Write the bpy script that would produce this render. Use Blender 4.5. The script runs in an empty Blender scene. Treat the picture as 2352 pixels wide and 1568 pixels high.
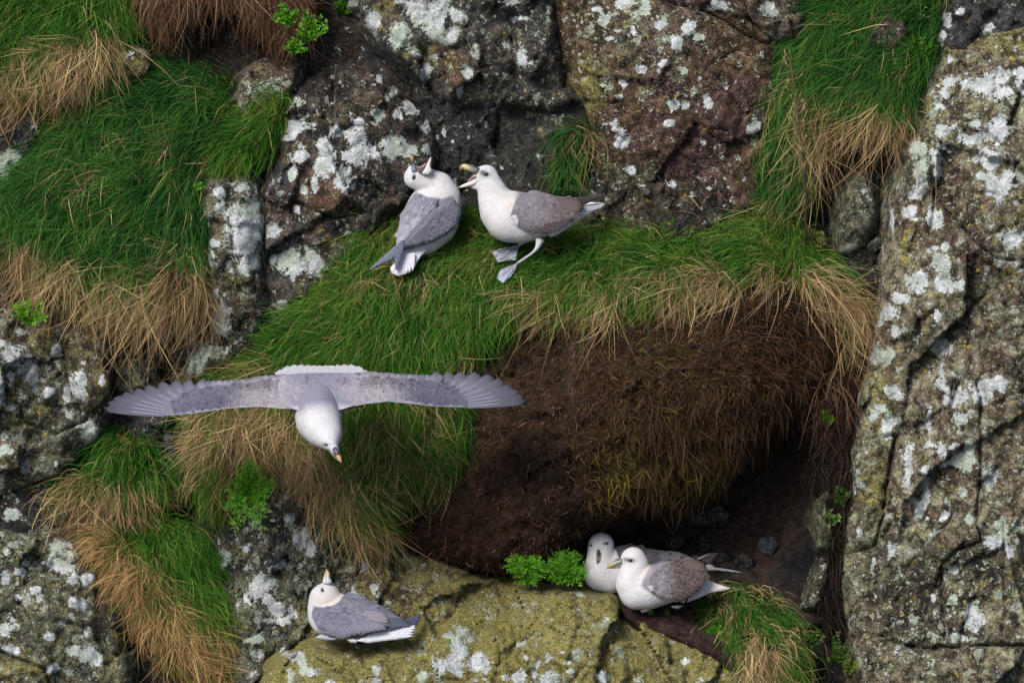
import bpy, bmesh, math, random
import numpy as np
from mathutils import Vector, Matrix
from mathutils.bvhtree import BVHTree

# ------------------------------------------------------------------ camera, sky, sun, exposure
S = 800.0                      # drawing units per metre; the frame is 2352 x 1568 of them
PITCH = math.radians(25.0)     # the photographer looks down on the ledges
DIST = 40.0
CEN = Vector((0.0, 0.0, 14.0))
cp, sp = math.cos(PITCH), math.sin(PITCH)
FWD = Vector((0, cp, -sp)); UPV = Vector((0, sp, cp))
GRAV = np.array([0.0, sp, -cp])            # straight down in drawing axes (x right, y away, z up in picture)

scene = bpy.context.scene
cy = scene.cycles
cy.max_bounces = 5; cy.diffuse_bounces = 3; cy.glossy_bounces = 2; cy.transmission_bounces = 2; cy.transparent_max_bounces = 4
col = scene.collection
cam = bpy.data.cameras.new('camera'); cam_o = bpy.data.objects.new('camera', cam); col.objects.link(cam_o)
cam.sensor_width = 36.0; cam.lens = 36.0 * DIST / (2352 / S); cam.clip_start = 1.0; cam.clip_end = 500.0
cam_o.location = CEN - FWD * DIST
cam_o.rotation_euler = (math.pi / 2 - PITCH, 0, 0)
scene.camera = cam_o

SUN_EL, SUN_AZ = math.radians(52), math.radians(-38)   # soft light from above, over the photographer's left shoulder
world = bpy.data.worlds.new('World'); scene.world = world; world.use_nodes = True
wn = world.node_tree; wn.nodes.clear()
sky = wn.nodes.new('ShaderNodeTexSky'); sky.sky_type = 'NISHITA'; sky.sun_disc = False
sky.sun_elevation = SUN_EL; sky.sun_rotation = math.pi - SUN_AZ
sky.air_density = 1.0; sky.dust_density = 3.0; sky.ozone_density = 1.0
bg = wn.nodes.new('ShaderNodeBackground'); bg.inputs['Strength'].default_value = 0.078
wo = wn.nodes.new('ShaderNodeOutputWorld')
wn.links.new(sky.outputs[0], bg.inputs[0]); wn.links.new(bg.outputs[0], wo.inputs[0])
sun = bpy.data.lights.new('sun', 'SUN'); sun.energy = 2.6; sun.angle = math.radians(22); sun.color = (1.0, 0.95, 0.88)
sun_o = bpy.data.objects.new('sun', sun); col.objects.link(sun_o)
sd_ = Vector((math.sin(SUN_AZ) * math.cos(SUN_EL), -math.cos(SUN_AZ) * math.cos(SUN_EL), math.sin(SUN_EL)))
sun_o.rotation_euler = sd_.to_track_quat('Z', 'Y').to_euler(); sun_o.location = CEN + sd_ * 20
vs = scene.view_settings
vs.view_transform = 'Standard'; vs.look = 'None'; vs.gamma = 1.0; vs.use_curve_mapping = False
vs.exposure = 0.93

# ------------------------------------------------------------------ drawing axes -> world
ROT = np.array([[1, 0, 0], [0, cp, sp], [0, -sp, cp]])      # columns: right, forward, up
def W(P):
    """points (u, depth, -v) in drawing units -> world metres"""
    P = np.asarray(P, float).reshape(-1, 3)
    Q = (P - np.array([1176.0, 0.0, -784.0])) / S
    return Q @ ROT.T + np.array(CEN)
def Wd(D):
    return np.asarray(D, float) @ ROT.T
def uvd(u, v, d):
    return np.stack([np.asarray(u, float), np.asarray(d, float) + 0 * np.asarray(u, float), -np.asarray(v, float)], -1)

# ------------------------------------------------------------------ noise
def _h(ix, iy, seed):
    n = (ix.astype(np.int64) * 374761393 + iy.astype(np.int64) * 668265263 + seed * 1442695041) & 0xFFFFFFFF
    n = ((n ^ (n >> 13)) * 1274126177) & 0xFFFFFFFF
    n = ((n ^ (n >> 16)) * 2246822519) & 0xFFFFFFFF
    return ((n ^ (n >> 15)) & 0xFFFFFF) / float(0x1000000)
def vnoise(x, y, seed=0):
    ix, iy = np.floor(x), np.floor(y); fx, fy = x - ix, y - iy
    fx = fx * fx * fx * (fx * (fx * 6 - 15) + 10); fy = fy * fy * fy * (fy * (fy * 6 - 15) + 10)
    a, b = _h(ix, iy, seed), _h(ix + 1, iy, seed); c, d = _h(ix, iy + 1, seed), _h(ix + 1, iy + 1, seed)
    return (a + (b - a) * fx) * (1 - fy) + (c + (d - c) * fx) * fy - 0.5
def fbm(x, y, scale, seed=0, octv=4, gain=0.5):
    r = 0; a = 1.0; t = 0; x = np.asarray(x, float) / scale; y = np.asarray(y, float) / scale
    for i in range(octv):
        r = r + a * vnoise(x + 17.3 * i, y - 9.1 * i, seed + 7 * i); t += a; a *= gain; x = x * 2.03; y = y * 2.03
    return r * 2 / t                      # about -1..1
def facets(x, y, scale, seed=0, asp=1.0):
    """chiselled planes: every jittered cell is a plane tilted its own way"""
    x = np.asarray(x, float) / scale; y = np.asarray(y, float) / (scale * asp)
    ix, iy = np.floor(x), np.floor(y); best = np.full(x.shape, 1e9); h = np.zeros(x.shape)
    for dx in (-1, 0, 1):
        for dy in (-1, 0, 1):
            cx, cy = ix + dx, iy + dy
            px = cx + _h(cx, cy, seed); py = cy + _h(cx, cy, seed + 1)
            d = (x - px) ** 2 + (y - py) ** 2
            hh = (_h(cx, cy, seed + 2) - .5) + (x - px) * (_h(cx, cy, seed + 3) - .5) * 1.6 + (y - py) * (_h(cx, cy, seed + 4) - .5) * 1.6
            m = d < best; best = np.where(m, d, best); h = np.where(m, hh, h)
    return h
def gaps(x, y, scale, seed=0, asp=1.0):
    """distance to the joints between jittered cells, in the units of x"""
    x = np.asarray(x, float) / scale; y = np.asarray(y, float) / (scale * asp)
    ix, iy = np.floor(x), np.floor(y); f1 = np.full(x.shape, 1e9); f2 = np.full(x.shape, 1e9)
    for dx in (-1, 0, 1):
        for dy in (-1, 0, 1):
            cx, cy = ix + dx, iy + dy
            d = np.hypot(x - cx - _h(cx, cy, seed), y - cy - _h(cx, cy, seed + 1))
            f2 = np.minimum(f2, np.maximum(f1, d)); f1 = np.minimum(f1, d)
    return (f2 - f1) * scale * .5
def smooth(a, b, x):
    t = np.clip((x - a) / (b - a), 0, 1); return t * t * (3 - 2 * t)

def sdf(poly, u, v):
    """signed distance to a closed outline, positive inside"""
    P = np.asarray(poly, float); best = np.full(u.shape, 1e18); ins = np.zeros(u.shape, bool)
    for i in range(len(P)):
        a = P[i]; b = P[(i + 1) % len(P)]; e = b - a
        wx, wy = u - a[0], v - a[1]
        t = np.clip((wx * e[0] + wy * e[1]) / (e @ e + 1e-9), 0, 1)
        best = np.minimum(best, (wx - e[0] * t) ** 2 + (wy - e[1] * t) ** 2)
        c = ((a[1] <= v) & (b[1] > v)) | ((b[1] <= v) & (a[1] > v))
        with np.errstate(divide='ignore', invalid='ignore'):
            xi = a[0] + (v - a[1]) / (b[1] - a[1] if b[1] != a[1] else 1e-9) * e[0]
        ins ^= c & (u < xi)
    d = np.sqrt(best); return np.where(ins, d, -d)
def linedist(pl, u, v):
    best = np.full(u.shape, 1e18); P = np.asarray(pl, float)
    for i in range(len(P) - 1):
        a, b = P[i], P[i + 1]; e = b - a
        t = np.clip(((u - a[0]) * e[0] + (v - a[1]) * e[1]) / (e @ e + 1e-9), 0, 1)
        best = np.minimum(best, (u - a[0] - e[0] * t) ** 2 + (v - a[1] - e[1] * t) ** 2)
    return np.sqrt(best)
def tps(ctrl, u, v, lam=0.02):
    """smooth depth through the given (u, v, depth) points"""
    C = np.asarray(ctrl, float); X = C[:, :2] / 300.0; n = len(X)
    def ph(r2): return 0.5 * r2 * np.log(r2 + 1e-12)
    A = np.zeros((n + 3, n + 3)); D = X[:, None] - X[None]; A[:n, :n] = ph((D ** 2).sum(-1)) + lam * np.eye(n)
    A[:n, n] = 1; A[:n, n + 1:] = X; A[n, :n] = 1; A[n + 1:, :n] = X.T
    A[n:, n:] += 1e-6 * np.eye(3)
    w = np.linalg.solve(A, np.concatenate([C[:, 2], [0, 0, 0]]))
    x, y = u / 300.0, v / 300.0; r = w[n] + w[n + 1] * x + w[n + 2] * y
    for i in range(n): r = r + w[i] * ph((x - X[i, 0]) ** 2 + (y - X[i, 1]) ** 2)
    return np.clip(r, C[:, 2].min() - 50, C[:, 2].max() + 50)
def blobs(lst, u, v, wob=None):
    """strongest of a list of soft ellipses (u, v, ru, rv[, value]): about value at the centre, 0.5*value on the rim"""
    r = np.zeros(u.shape)
    for b in lst:
        q = ((u - b[0]) / b[2]) ** 2 + ((v - b[1]) / b[3]) ** 2
        r = np.maximum(r, (b[4] if len(b) > 4 else 1.0) * np.exp(-0.69 * q ** 1.4))
    return r

# ------------------------------------------------------------------ objects
def new_mesh(name, verts, faces, mats, attrs=None, smooth_=True, flip=False):
    me = bpy.data.meshes.new(name)
    verts = np.asarray(verts, np.float32); 
    if isinstance(faces, np.ndarray):
        k = faces.shape[1]; n = len(faces)
        if flip: faces = faces[:, ::-1]
        me.vertices.add(len(verts)); me.vertices.foreach_set('co', verts.ravel())
        me.loops.add(n * k); me.loops.foreach_set('vertex_index', np.ascontiguousarray(faces, np.int32).ravel())
        me.polygons.add(n); me.polygons.foreach_set('loop_start', np.arange(0, n * k, k, dtype=np.int32))
        me.polygons.foreach_set('loop_total', np.full(n, k, np.int32))
        me.update(calc_edges=True)
    else:
        me.from_pydata(verts.tolist(), [], faces); me.update()
    me.polygons.foreach_set('use_smooth', np.full(len(me.polygons), smooth_))
    for nm, arr in (attrs or {}).items():
        arr = np.asarray(arr, np.float32)
        if arr.ndim == 1:
            a = me.attributes.new(nm, 'FLOAT', 'POINT'); a.data.foreach_set('value', arr)
        else:
            if arr.shape[1] == 3: arr = np.concatenate([arr, np.ones((len(arr), 1), np.float32)], 1)
            a = me.attributes.new(nm, 'FLOAT_COLOR', 'POINT'); a.data.foreach_set('color', np.ascontiguousarray(arr).ravel())
    for m in (mats if isinstance(mats, (list, tuple)) else [mats]): me.materials.append(m)
    return me
def tag(o, label=None, cat=None, group=None, kind=None):
    if label: o['label'] = label
    if cat: o['category'] = cat
    if group: o['group'] = group
    if kind: o['kind'] = kind
    return o
def empty(name, P, label, cat, group=None):
    o = bpy.data.objects.new(name, None); o.empty_display_size = 0.05; col.objects.link(o)
    o.location = W(P)[0]; return tag(o, label, cat, group)
def put(name, P, faces, mat, parent=None, attrs=None, smooth_=True, local=True, flip=False):
    """one mesh object from points in drawing units; a child keeps its parent's origin"""
    V = W(P) if local else np.asarray(P)
    base = np.array(parent_origin(parent)) if parent else V.mean(0)
    me = new_mesh(name, V - base, faces, mat, attrs, smooth_, flip)
    o = bpy.data.objects.new(name, me); col.objects.link(o)
    if parent: o.parent = parent
    else: o.location = base
    return o
def parent_origin(p):
    v = Vector((0, 0, 0))
    while p is not None: v += p.location; p = p.parent
    return v

# ------------------------------------------------------------------ materials
class NT:
    def __init__(self, name):
        self.m = bpy.data.materials.new(name); self.m.use_nodes = True; self.t = self.m.node_tree; self.t.nodes.clear()
        self.out = self.n('ShaderNodeOutputMaterial')
    def n(self, typ, **kw):
        nd = self.t.nodes.new(typ)
        for k, v in kw.items():
            if k in ('op', 'operation'): nd.operation = v
            elif hasattr(nd, k): setattr(nd, k, v)
        return nd
    def l(self, a, b): self.t.links.new(a, b)
    def val(self, sock, x):
        if hasattr(x, 'is_output') or isinstance(x, bpy.types.NodeSocket): self.l(x, sock)
        else: sock.default_value = x
    def math(self, op, a, b=0.5, c=None, clamp=False):
        nd = self.n('ShaderNodeMath'); nd.operation = op; nd.use_clamp = clamp
        self.val(nd.inputs[0], a); self.val(nd.inputs[1], b)
        if c is not None: self.val(nd.inputs[2], c)
        return nd.outputs[0]
    def step(self, x, a, b):
        nd = self.n('ShaderNodeMapRange', interpolation_type='SMOOTHSTEP')
        self.val(nd.inputs['Value'], x); self.val(nd.inputs['From Min'], a); self.val(nd.inputs['From Max'], b)
        return nd.outputs[0]
    def mix(self, f, a, b, blend='MIX'):
        nd = self.n('ShaderNodeMix', data_type='RGBA', blend_type=blend); nd.clamp_result = False
        self.val(nd.inputs[0], f); self.val(nd.inputs[6], a if not isinstance(a, tuple) else a + (1,)[:4 - len(a)])
        self.val(nd.inputs[7], b if not isinstance(b, tuple) else b + (1,)[:4 - len(b)])
        return nd.outputs[2]
    def noise(self, vec, scale, detail=4, rough=0.55, dist=0.0):
        nd = self.n('ShaderNodeTexNoise'); self.l(vec, nd.inputs['Vector'])
        nd.inputs['Scale'].default_value = scale; nd.inputs['Detail'].default_value = detail
        nd.inputs['Roughness'].default_value = rough; nd.inputs['Distortion'].default_value = dist
        return nd.outputs['Fac']
    def voro(self, vec, scale, feature='F1', rnd=1.0):
        nd = self.n('ShaderNodeTexVoronoi', feature=feature); self.l(vec, nd.inputs['Vector'])
        nd.inputs['Scale'].default_value = scale; nd.inputs['Randomness'].default_value = rnd
        return nd
    def attr(self, name):
        nd = self.n('ShaderNodeAttribute'); nd.attribute_name = name; return nd
    def bsdf(self, color, rough=0.8, spec=0.3, normal=None):
        b = self.n('ShaderNodeBsdfPrincipled'); self.val(b.inputs['Base Color'], color if not isinstance(color, tuple) else color + (1,)[:4 - len(color)])
        self.val(b.inputs['Roughness'], rough); self.val(b.inputs['Specular IOR Level'], spec)
        if normal is not None: self.l(normal, b.inputs['Normal'])
        return b
    def bump(self, h, strength=0.5, dist=0.01):
        b = self.n('ShaderNodeBump'); b.inputs['Strength'].default_value = strength; b.inputs['Distance'].default_value = dist
        self.l(h, b.inputs['Height']); return b.outputs[0]
    def done(self, shader):
        self.l(shader.outputs[0] if hasattr(shader, 'outputs') else shader, self.out.inputs['Surface']); return self.m

def rock_material():
    t = NT('lichen_rock'); pos = t.n('ShaderNodeNewGeometry').outputs['Position']
    tint = t.attr('tint').outputs['Color']; mk = t.attr('mask')
    sep = t.n('ShaderNodeSeparateColor'); t.l(mk.outputs['Color'], sep.inputs[0])
    lich, spot, moss, wet = sep.outputs[0], sep.outputs[1], sep.outputs[2], mk.outputs['Alpha']
    nb = t.n('ShaderNodeTexNoise'); t.l(pos, nb.inputs['Vector']); nb.inputs['Scale'].default_value = 34; nb.inputs['Detail'].default_value = 3; nb.inputs['Roughness'].default_value = .62
    n_mid = nb.outputs['Fac']; s0 = t.n('ShaderNodeSeparateColor'); t.l(nb.outputs['Color'], s0.inputs[0]); n_b, n_c = s0.outputs[1], s0.outputs[2]
    n_fine = t.noise(pos, 150, 3, 0.8); n_big = t.noise(pos, 7, 2, 0.6)
    e = t.noise(pos, 22, 7, .74)
    sub = t.n('ShaderNodeVectorMath', operation='MULTIPLY_ADD'); t.l(nb.outputs['Color'], sub.inputs[0]); sub.inputs[1].default_value = (.05, .05, .05); t.l(pos, sub.inputs[2])
    wp = sub.outputs[0]
    # grain of the bare rock
    g = t.math('MULTIPLY_ADD', t.step(n_mid, .3, .7), 1.15, t.math('MULTIPLY', t.step(n_fine, .3, .7), .85))
    c = t.mix(1.0, tint, _grey(t, t.math('MULTIPLY_ADD', t.math('MULTIPLY', g, g), .62, .08)), 'MULTIPLY')
    c = t.mix(t.math('MULTIPLY', t.step(n_c, .54, .70), t.math('MULTIPLY_ADD', wet, -.4, .4)), c, (.13, .078, .042))
    pale = t.step(t.math('ADD', n_fine, t.math('MULTIPLY', n_b, .5)), .84, .92)
    c = t.mix(t.math('MULTIPLY', pale, t.math('MULTIPLY_ADD', wet, -.38, .42)), c, (.24, .225, .18))
    c = t.mix(t.math('MULTIPLY', t.step(t.math('MULTIPLY_ADD', n_fine, .6, t.math('MULTIPLY', e, .6)), .525, .455), .6), c, (.014, .013, .013))
    # yellow-green algae
    mo = t.step(t.math('ADD', moss, t.math('MULTIPLY', t.math('SUBTRACT', n_b, .5), 2.0)), .35, .8)
    mcol = t.mix(t.step(n_fine, .33, .65), (.09, .08, .02), (.34, .315, .105))
    c = t.mix(t.math('MULTIPLY', mo, .85), c, mcol)
    # dull grey-green crust that mottles the bare rock
    cr = t.math('MULTIPLY', t.step(t.math('MULTIPLY_ADD', spot, .16, t.math('MULTIPLY_ADD', t.math('SUBTRACT', n_fine, .5), .25, e)), .61, .65), t.step(n_fine, .38, .54))
    dryk = t.math('MULTIPLY_ADD', wet, -.85, 1.0)
    c = t.mix(t.math('MULTIPLY', t.math('MULTIPLY', cr, dryk), t.math('MULTIPLY_ADD', spot, .55, .18)), c, t.mix(n_c, (.10, .105, .042), (.25, .26, .165)))
    # round spots of lichen, two sizes
    for sc, rmax, colr, gate in ((24, .44, (.27, .30, .24), .24), (66, .42, (.31, .32, .26), .02)):
        vo = t.voro(wp, sc); s2 = t.n('ShaderNodeSeparateColor'); t.l(vo.outputs['Color'], s2.inputs[0])
        on = t.math('GREATER_THAN', t.math('MULTIPLY_ADD', t.math('SUBTRACT', n_big, .5), 1.6, spot), t.math('ADD', s2.outputs[0], gate))
        rad = t.math('MULTIPLY_ADD', s2.outputs[1], rmax, .08)
        m = t.math('MULTIPLY', on, t.step(t.math('SUBTRACT', rad, vo.outputs['Distance']), 0.0, .09))
        m = t.math('MULTIPLY', m, t.step(n_fine, .34, .46))
        cc = t.mix(s2.outputs[2], colr, (.50, .52, .54)); cc = t.mix(t.step(n_fine, .62, .42), cc, (.25, .28, .21))
        c = t.mix(t.math('MULTIPLY', m, .92), c, cc)
        if sc > 50:
            ym = t.math('MULTIPLY', t.math('GREATER_THAN', s2.outputs[2], .955), t.step(vo.outputs['Distance'], .4, .28))
            c = t.mix(t.math('MULTIPLY', ym, t.math('MULTIPLY', spot, 1.6, clamp=True)), c, (.36, .28, .03))
    # spreading white crusts
    edge = t.math('MULTIPLY_ADD', t.math('SUBTRACT', e, .5), 3.3, t.math('MULTIPLY', t.math('SUBTRACT', n_fine, .5), 1.1))
    le = t.math('ADD', lich, edge); lm = t.step(le, .52, .57)
    c = t.mix(t.math('MULTIPLY', t.step(le, .28, .47), .3), c, (.17, .19, .12))
    lc = t.mix(t.step(n_b, .38, .62), (.40, .44, .45), (.62, .65, .68)); lc = t.mix(t.math('MULTIPLY', t.step(n_big, .50, .62), .8), lc, (.39, .47, .38))
    lc = t.mix(t.math('MULTIPLY', t.step(n_fine, .5, .33), .8), lc, (.22, .22, .2))
    c = t.mix(lm, c, lc)
    nrm = t.bump(t.noise(pos, 42, 5, .74), 1.0, 0.028)
    rough = t.math('MULTIPLY_ADD', t.math('MULTIPLY', wet, t.math('SUBTRACT', 1.0, lm)), -.5, .85)
    spec = t.math('MULTIPLY_ADD', wet, .45, .2)
    return t.done(t.bsdf(c, rough, spec, nrm))
def _grey(t, v):
    n = t.n('ShaderNodeCombineColor'); [t.l(v, n.inputs[i]) for i in range(3)]; return n.outputs[0]
def soil_material():
    t = NT('peaty_soil'); pos = t.n('ShaderNodeNewGeometry').outputs['Position']; tint = t.attr('tint').outputs['Color']
    n1 = t.noise(pos, 45, 8, .7); n2 = t.noise(pos, 220, 5, .7)
    c = t.mix(1.0, tint, _grey(t, t.math('MULTIPLY_ADD', t.math('MULTIPLY', t.step(n1, .3, .7), t.step(n2, .2, .8)), 2.0, .35)), 'MULTIPLY')
    h = t.math('ADD', n1, t.math('MULTIPLY', n2, .5))
    return t.done(t.bsdf(c, .95, .1, t.bump(h, 1.0, .02)))
def blade_material():
    t = NT('grass_blade'); c = t.attr('col').outputs['Color']
    b = t.bsdf(c, .75, .08); tr = t.n('ShaderNodeBsdfTranslucent'); t.l(c, tr.inputs['Color'])
    mx = t.n('ShaderNodeMixShader'); mx.inputs[0].default_value = .3; t.l(b.outputs[0], mx.inputs[1]); t.l(tr.outputs[0], mx.inputs[2])
    return t.done(mx)
def flat_material(name, rough=.7, spec=.2, bump=0.0, bscale=300, var=.0):
    t = NT(name); c = t.attr('col').outputs['Color']; pos = t.n('ShaderNodeNewGeometry').outputs['Position']; nrm = None
    if bump: nrm = t.bump(t.noise(pos, bscale, 4, .6), bump, .003)
    if var: c = t.mix(1.0, c, _grey(t, t.math('MULTIPLY_ADD', t.noise(pos, bscale * .5, 4, .65), 2 * var, 1 - var)), 'MULTIPLY')
    return t.done(t.bsdf(c, rough, spec, nrm))
M_ROCK = rock_material(); M_SOIL = soil_material(); M_BLADE = blade_material()

# ------------------------------------------------------------------ height fields
class Field:
    """a relief patch: depth over a grid in the plane of the cliff"""
    def __init__(s, poly, ctrl, step=6.0, pad=55, edge=60, w=60, side=3.2, warp=10, seed=0, fac=(), nz=(), cracks=(), bumps=(), joints=()):
        P = np.asarray(poly, float); u0, v0 = P.min(0) - pad - 4; u1, v1 = P.max(0) + pad + 4
        u0, v0 = max(u0, -330), max(v0, -330); u1, v1 = min(u1, 2690), min(v1, 1900)
        nu, nv = int((u1 - u0) / step) + 2, int((v1 - v0) / step) + 2
        s.u0, s.v0, s.st, s.nu, s.nv = u0, v0, step, nu, nv
        s.U, s.V = np.meshgrid(u0 + step * np.arange(nu), v0 + step * np.arange(nv))
        wu = s.U + warp * fbm(s.U, s.V, 70, seed + 11, 4); wv = s.V + warp * fbm(s.U, s.V, 70, seed + 31, 4)
        s.sd = sdf(poly, wu, wv); s.pad = pad
        D = tps(ctrl, s.U, s.V)
        t = np.clip(s.sd / w, 0, 1); D = D + edge * (1 - np.sqrt(np.clip(1 - (1 - t) ** 2, 0, 1)))
        D = D + np.where(s.sd < 0, -s.sd * side, 0)
        wob = 8 * fbm(s.U, s.V, 40, seed + 5, 3)
        for (sc, am, *a) in fac: D = D + am * facets(.85 * s.U + .5 * s.V + wob, -.5 * s.U + .85 * s.V + wob, sc, seed + int(sc), a[0] if a else 1.3)
        for (sc, am) in nz: D = D + am * fbm(s.U, s.V, sc, seed + int(sc) + 3, 4)
        for (sc, wd, dp) in joints:
            D = D + dp * np.exp(-(gaps(s.U + wob * 1.6, s.V + wob * 1.6, sc, seed + int(sc)) / wd) ** 2) * smooth(-.5, .4, fbm(s.U, s.V, 120, seed + 77, 2))
        for (pl, wd, dp) in cracks:
            q = linedist(pl, s.U + wob * .8, s.V + wob * .8); D = D + dp * np.exp(-(q / wd) ** 2)
        for (u, v, ru, rv, am) in bumps: D = D + am * np.exp(-((s.U - u) / ru) ** 2 - ((s.V - v) / rv) ** 2)
        s.D = D
    def at(s, u, v, A=None):
        A = s.D if A is None else A
        x = np.clip((np.asarray(u) - s.u0) / s.st, 0, s.nu - 1.001); y = np.clip((np.asarray(v) - s.v0) / s.st, 0, s.nv - 1.001)
        i, j = x.astype(int), y.astype(int); fx, fy = x - i, y - j
        return (A[j, i] * (1 - fx) + A[j, i + 1] * fx) * (1 - fy) + (A[j + 1, i] * (1 - fx) + A[j + 1, i + 1] * fx) * fy
    def normal(s, u, v, e=14):
        du = (s.at(u + e, v) - s.at(u - e, v)) / (2 * e); dv = (s.at(u, v + e) - s.at(u, v - e)) / (2 * e)
        n = np.stack([du, -np.ones_like(du), -dv], -1)       # towards the viewer
        return n / np.linalg.norm(n, axis=-1, keepdims=True)
    def mesh(s, name, mat, parent=None, tint=None, mask=None):
        keep = s.sd > -s.pad
        q = keep[:-1, :-1] | keep[1:, :-1] | keep[:-1, 1:] | keep[1:, 1:]
        j, i = np.nonzero(q); b = j * s.nu + i
        F = np.stack([b, b + s.nu, b + s.nu + 1, b + 1], 1)
        used = np.unique(F); mp = np.zeros(s.nu * s.nv, int); mp[used] = np.arange(len(used)); F = mp[F]
        u, v, d = s.U.ravel()[used], s.V.ravel()[used], s.D.ravel()[used]
        at = {}
        if tint is not None: at['tint'] = tint.reshape(-1, 3)[used]
        if mask is not None: at['mask'] = mask.reshape(-1, 4)[used]
        return put(name, uvd(u, v, d), F, mat, parent, at)

def tint_of(f, pal, seed=0, scale=130, zones=()):
    """mottle between rock colours; zones = (u, v, ru, rv, colour) stains"""
    n = np.clip(fbm(f.U, f.V, scale, seed + 51, 4) * 0.9 + .5, 0, .999) * (len(pal) - 1)
    i = n.astype(int); fr = (n - i)[..., None]; fr = fr * fr * (3 - 2 * fr); pal = np.asarray(pal + [pal[-1]], float)
    c = pal[i] * (1 - fr) + pal[i + 1] * fr
    wu = f.U + 30 * fbm(f.U, f.V, 60, seed + 2, 4); wv = f.V + 30 * fbm(f.U, f.V, 60, seed + 9, 4)
    for (u, v, ru, rv, colr) in zones:
        k = np.exp(-(((wu - u) / ru) ** 2 + ((wv - v) / rv) ** 2) ** 1.5)[..., None]; c = c * (1 - k) + np.asarray(colr) * k
    return c
def mask_of(f, lich=(), spot=.3, moss=.0, wet=.0, mosszones=(), wetzones=(), spotzones=(), seed=0, bg=.06):
    m = np.zeros(f.U.shape + (4,))
    wu = f.U + 10 * fbm(f.U, f.V, 40, seed + 71, 3); wv = f.V + 10 * fbm(f.U, f.V, 40, seed + 72, 3)
    m[..., 0] = np.maximum(bg, blobs([(a[0], a[1], a[2] * 1.0, a[3] * 1.0) + tuple(a[4:]) for a in lich], wu, wv))
    m[..., 1] = spot + blobs(spotzones, f.U, f.V)
    m[..., 2] = moss + blobs(mosszones, f.U, f.V) + .1 * fbm(f.U, f.V, 120, seed + 3)
    m[..., 3] = wet + blobs(wetzones, f.U, f.V)
    return np.clip(m, 0, 1)

# ------------------------------------------------------------------ the cliff behind everything
BROWN, PURP, CHAR, BLUE = (.105, .062, .036), (.075, .043, .04), (.019, .018, .019), (.026, .03, .045)
GREY, OLIV, TAN, PGRN = (.115, .11, .10), (.12, .105, .035), (.14, .105, .065), (.17, .19, .15)
DSOIL, RSOIL, BLACK = (.022, .014, .010), (.04, .02, .014), (.012, .011, .012)

def q7(c): return [(1693.4 + a * .504, b * .504, c_ * .504, d * .504) for a, b, c_, d in c]
def q8(c): return [(1693.4 + a * .5023, 780.9 + b * .5023, c_ * .5023, d * .5023) for a, b, c_, d in c]
def q5(c): return [(a * .504, b * .504, c_ * .504, d * .504) for a, b, c_, d in c]
def q6(c): return [(a * .5202, 752.6 + b * .5202, c_ * .5202, d * .5202) for a, b, c_, d in c]
def qa(c): return [(564.5 + a * .42, b * .42, c_ * .42, d * .42) for a, b, c_, d in c]
def qb(c): return [(1129 + a * .324, b * .324, c_ * .324, d * .324) for a, b, c_, d in c]
def qc(c): return [(470.4 + a * .3102, 1081.9 + b * .3102, c_ * .3102, d * .3102) for a, b, c_, d in c]
def qd(c): return [(1034.9 + a * .42, 1081.9 + b * .42, c_ * .42, d * .42) for a, b, c_, d in c]

FRAME = [(-320, -320), (2680, -320), (2680, 1890), (-320, 1890)]
cf = Field(FRAME, [(-300, -300, 230), (1176, -300, 230), (2650, -300, 230), (-300, 800, 210), (600, 600, 150), (1150, 380, 160), (1900, 560, 170),
                   (2650, 800, 200), (400, 840, 170), (460, 110, 190), (1650, 1220, 330), (1450, 1180, 360), (1850, 1300, 230), (1950, 1100, 130), (1250, 1250, 330), (800, 1300, 150),
                   (400, 1500, 150), (1000, 1500, 160), (1900, 1500, 170), (-300, 1880, 160), (1176, 1880, 120), (2650, 1880, 160)],
           step=10, pad=0, edge=0, w=10, warp=0, seed=3, fac=((110, 30), (45, 14)), nz=((60, 12), (18, 5)))
t_ = tint_of(cf, [BLACK, CHAR, DSOIL, CHAR, BLUE], 4, 110, [(1650, 1200, 320, 190, RSOIL), (460, 110, 200, 70, DSOIL), (350, 830, 120, 90, DSOIL), (1150, 350, 130, 140, CHAR), (1990, 560, 60, 120, DSOIL), (1850, 1280, 70, 60, BLACK)])
o = cf.mesh('cliff_face', M_ROCK, None, t_, mask_of(cf, [], .03, 0, .25, wetzones=[(1120, 400, 130, 130, .5)], bg=0)); tag(o, kind='structure')

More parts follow.
